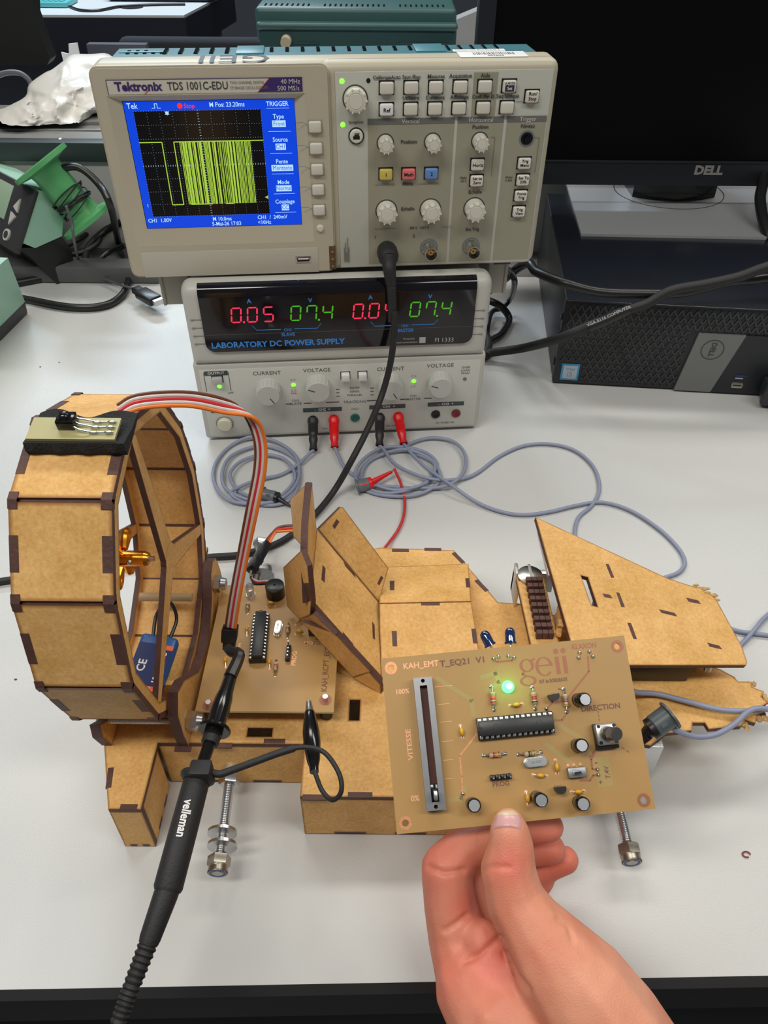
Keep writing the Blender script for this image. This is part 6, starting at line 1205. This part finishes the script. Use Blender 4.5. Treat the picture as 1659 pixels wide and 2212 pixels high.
# ================================================================ hand and forearm
def skin_mat():
    m = mat('skin', (.66, .36, .27), .46, sss=.12, spec=.35); nt = m.node_tree; p = nt.nodes['Principled BSDF']; tc = nt.nodes.new('ShaderNodeTexCoord')
    n = nt.nodes.new('ShaderNodeTexNoise'); n.inputs['Scale'].default_value = 34; n.inputs['Detail'].default_value = 4; nt.links.new(tc.outputs['Object'], n.inputs['Vector'])
    r = nt.nodes.new('ShaderNodeValToRGB'); r.color_ramp.elements[0].position = .35; r.color_ramp.elements[0].color = (.70, .25, .155, 1); r.color_ramp.elements[1].position = .68; r.color_ramp.elements[1].color = (.80, .37, .24, 1)
    nt.links.new(n.outputs['Fac'], r.inputs[0])
    at = nt.nodes.new('ShaderNodeAttribute'); at.attribute_name = 'flush'; mx = nt.nodes.new('ShaderNodeMixRGB'); mx.inputs[2].default_value = (.74, .18, .13, 1)
    nt.links.new(at.outputs['Fac'], mx.inputs[0]); nt.links.new(r.outputs[0], mx.inputs[1]); nt.links.new(mx.outputs[0], p.inputs['Base Color'])
    v = nt.nodes.new('ShaderNodeTexVoronoi'); v.inputs['Scale'].default_value = 1300; nt.links.new(tc.outputs['Object'], v.inputs['Vector'])
    w = nt.nodes.new('ShaderNodeTexNoise'); w.inputs['Scale'].default_value = 240; nt.links.new(tc.outputs['Object'], w.inputs['Vector'])
    ad = nt.nodes.new('ShaderNodeMath'); nt.links.new(v.outputs['Distance'], ad.inputs[0]); nt.links.new(w.outputs['Fac'], ad.inputs[1])
    b = nt.nodes.new('ShaderNodeBump'); b.inputs['Strength'].default_value = .22; b.inputs['Distance'].default_value = .0004; nt.links.new(ad.outputs[0], b.inputs['Height']); nt.links.new(b.outputs[0], p.inputs['Normal'])
    return m
CH = []  # chains of (u, v, distance, radius mm)
CH.append([(1099, 1782, 341.5, 7.6), (1101, 1800, 341, 9.2), (1104, 1835, 340.5, 10.6), (1098, 1885, 340, 12.8), (1114, 1950, 338, 13.6), (1150, 2005, 335, 15.5), (1195, 2070, 333, 20), (1250, 2140, 331, 24), (1315, 2240, 328, 27), (1400, 2370, 322, 27), (1500, 2520, 314, 28), (1620, 2700, 306, 29)])  # thumb, its base, wrist and forearm
CH.append([(1012, 2070, 360, 16), (1035, 2130, 352, 21), (1085, 2190, 343, 25), (1160, 2280, 338, 28), (1290, 2440, 328, 31), (1450, 2640, 318, 32)])  # palm
CH.append([(1185, 1786, 371, 7.6), (1130, 1786, 371, 8.4), (1065, 1800, 369, 9.3), (1000, 1836, 366, 10.8), (964, 1878, 363, 12.4), (972, 1950, 363, 13), (988, 2020, 363, 14.5), (1014, 2090, 358, 17), (1066, 2175, 348, 20), (1140, 2270, 340, 24), (1230, 2390, 334, 25)])  # index finger, palm edge
CH.append([(1190, 1834, 384, 7.6), (1140, 1838, 386, 8.4), (1075, 1858, 387, 9.6), (1030, 1910, 384, 11), (1040, 2000, 376, 13), (1080, 2100, 362, 17), (1150, 2200, 348, 22)])   # middle finger
CH.append([(1220, 1858, 394, 7.4), (1178, 1872, 396, 8.2), (1110, 1900, 396, 9.5), (1075, 1960, 388, 11), (1105, 2060, 372, 14), (1180, 2180, 352, 20)])   # ring finger
CH.append([(1172, 1900, 397, 6.6), (1150, 1925, 397, 7.4), (1118, 1980, 389, 8.6), (1150, 2080, 372, 12), (1220, 2200, 354, 18)])   # little finger
CH.append([(1040, 2030, 352, 9.5), (1060, 2075, 350, 12), (1105, 2150, 346, 17), (1180, 2240, 340, 22), (1280, 2360, 332, 24)])    # ball of the thumb
CH.append([(1180, 2120, 352, 20), (1230, 2220, 346, 26), (1330, 2380, 336, 29), (1450, 2560, 324, 30)])
def blob(ch):
    bm = bmesh.new()
    for (a, c) in zip(ch[:-1], ch[1:]):
        pa, pc = PD(*a[:3]), PD(*c[:3]); n = max(2, int((pc-pa).length/1.5))
        for k in range(n+1):
            t = k/n; p = pa.lerp(pc, t); r = a[3]+(c[3]-a[3])*t
            bmesh.ops.create_icosphere(bm, subdivisions=2, radius=r, matrix=Matrix.Translation(p))
    return bm
bmH = bmesh.new()
for ch in CH:
    t_ = blob(ch); me_ = bpy.data.meshes.new('t'); t_.to_mesh(me_); t_.free(); bmH.from_mesh(me_); bpy.data.meshes.remove(me_)
meH = bpy.data.meshes.new('person'); 
per = thing('person', 'bare hand and forearm reaching in from the lower right, pinching the transmitter board', 'person', PD(1180, 2040, 335))
for v in bmH.verts: v.co = v.co*.001-per.location
bmH.to_mesh(meH); bmH.free(); meH.materials.append(skin_mat())
src = bpy.data.objects.new('hand', meH); COL.objects.link(src)
md = src.modifiers.new('r', 'REMESH'); md.mode = 'VOXEL'; md.voxel_size = .0011; md.use_smooth_shade = True
sm_ = src.modifiers.new('s', 'SMOOTH'); sm_.factor = .5; sm_.iterations = 14
dg = bpy.context.evaluated_depsgraph_get(); ev = src.evaluated_get(dg); fin = bpy.data.meshes.new_from_object(ev)
bpy.data.objects.remove(src)
# creases and flushed patches
att = fin.color_attributes.new('flush', 'FLOAT_COLOR', 'POINT')
spots = [(935, 1870, 363, 22), (1060, 2075, 340, 20), (1010, 1960, 352, 14), (1180, 1810, 372, 20), (1215, 1860, 392, 22), (1060, 1960, 352, 12), (1100, 1870, 330, 9), (985, 2110, 350, 18), (1190, 1890, 400, 18)]
SPP = [((PD(u, v, d))*.001-per.location, r*.001) for u, v, d, r in spots]
cre = [([(962, 2010, 1), (985, 1996, 1), (1008, 1978, 1)], .9), ([(1000, 2078, 1), (1040, 2060, 1), (1078, 2025, 1)], 1.0), ([(925, 1872, 1), (960, 1886, 1), (1000, 1880, 1)], .8), ([(1032, 1882, 1), (1060, 1872, 1), (1100, 1874, 1)], .35), ([(1090, 2060, 1), (1115, 2110, 1), (1140, 2140, 1)], 1.3), ([(1205, 1985, 1), (1228, 2000, 1), (1238, 2030, 1)], .6)]
def pix(p):
    d = p-CP; z = d.dot(fw); return 829.5+FPX*d.dot(rt)/z, 1106-FPX*d.dot(up)/z
fin.update(); nrm = [v.normal.copy() for v in fin.vertices]; cols = []
for i, v in enumerate(fin.vertices):
    p = v.co.copy(); f = 0
    for c, r in SPP: f = max(f, math.exp(-((p-c).length/r)**2))
    cols += [f*.75, 0, 0, 1]
    cols[-3:-1] = [f*.75, f*.75]
    w = p+per.location
    if nrm[i].dot(fw) < -.05:
        u, q = pix(w); dmin = 0
        for line, amp in cre:
            for a, c in zip(line[:-1], line[1:]):
                ax_, ay, bx, by = a[0], a[1], c[0], c[1]; L2 = (bx-ax_)**2+(by-ay)**2; t = max(0, min(1, ((u-ax_)*(bx-ax_)+(q-ay)*(by-ay))/L2)); dd = math.hypot(u-ax_-t*(bx-ax_), q-ay-t*(by-ay))
                dmin = max(dmin, amp*math.exp(-(dd/6.5)**2))
        if dmin > .02: v.co = p-nrm[i]*dmin*.0016
att.data.foreach_set('color', cols)
fin.polygons.foreach_set('use_smooth', [True]*len(fin.polygons))
ho = bpy.data.objects.new('hand', fin); COL.objects.link(ho); ho.parent = per
# thumb nail: a curved plate hugging the tip
from mathutils.bvhtree import BVHTree
bvh = BVHTree.FromPolygons([v.co for v in fin.vertices], [list(p.vertices) for p in fin.polygons])
na_, nb_ = 14, 12; V = []; 
for j in range(nb_+1):
    for i in range(na_+1):
        s, t = i/na_*2-1, j/nb_
        wd = 32 if t > .3 else 32*math.sqrt(max(.05, 1-((.3-t)/.3)**2*.8))
        u = 1100+s*wd*(1-.04*t)-6*t; v = 1751+t*36+ (5*s*s if t > .6 else 0)*(t-.6)*2.5+ (1-abs(s))*0
        o = CP-per.location
        for sh in range(12):
            d = ray(u+(1099-u)*sh*.08, v+(1790-v)*sh*.05).normalized(); h = bvh.ray_cast(o, d)
            if h[0] and h[1].dot(d) < -.35: break
        V.append((h[0]-d*(.0006 if 0 < i < na_ and 0 < j < nb_ else .0001)) if h[0] else o+d*.337)
b = B(); b.add([(v+per.location)*1000 for v in V], [[j*(na_+1)+i, j*(na_+1)+i+1, (j+1)*(na_+1)+i+1, (j+1)*(na_+1)+i] for j in range(nb_) for i in range(na_)], [1 if j < 3 else 0 for j in range(nb_) for i in range(na_)])
obj('thumb_nail', b, [mat('nail_pink', (.68, .37, .36), .28, spec=.6), mat('nail_edge', (.68, .52, .36), .35)], per, sm=80)
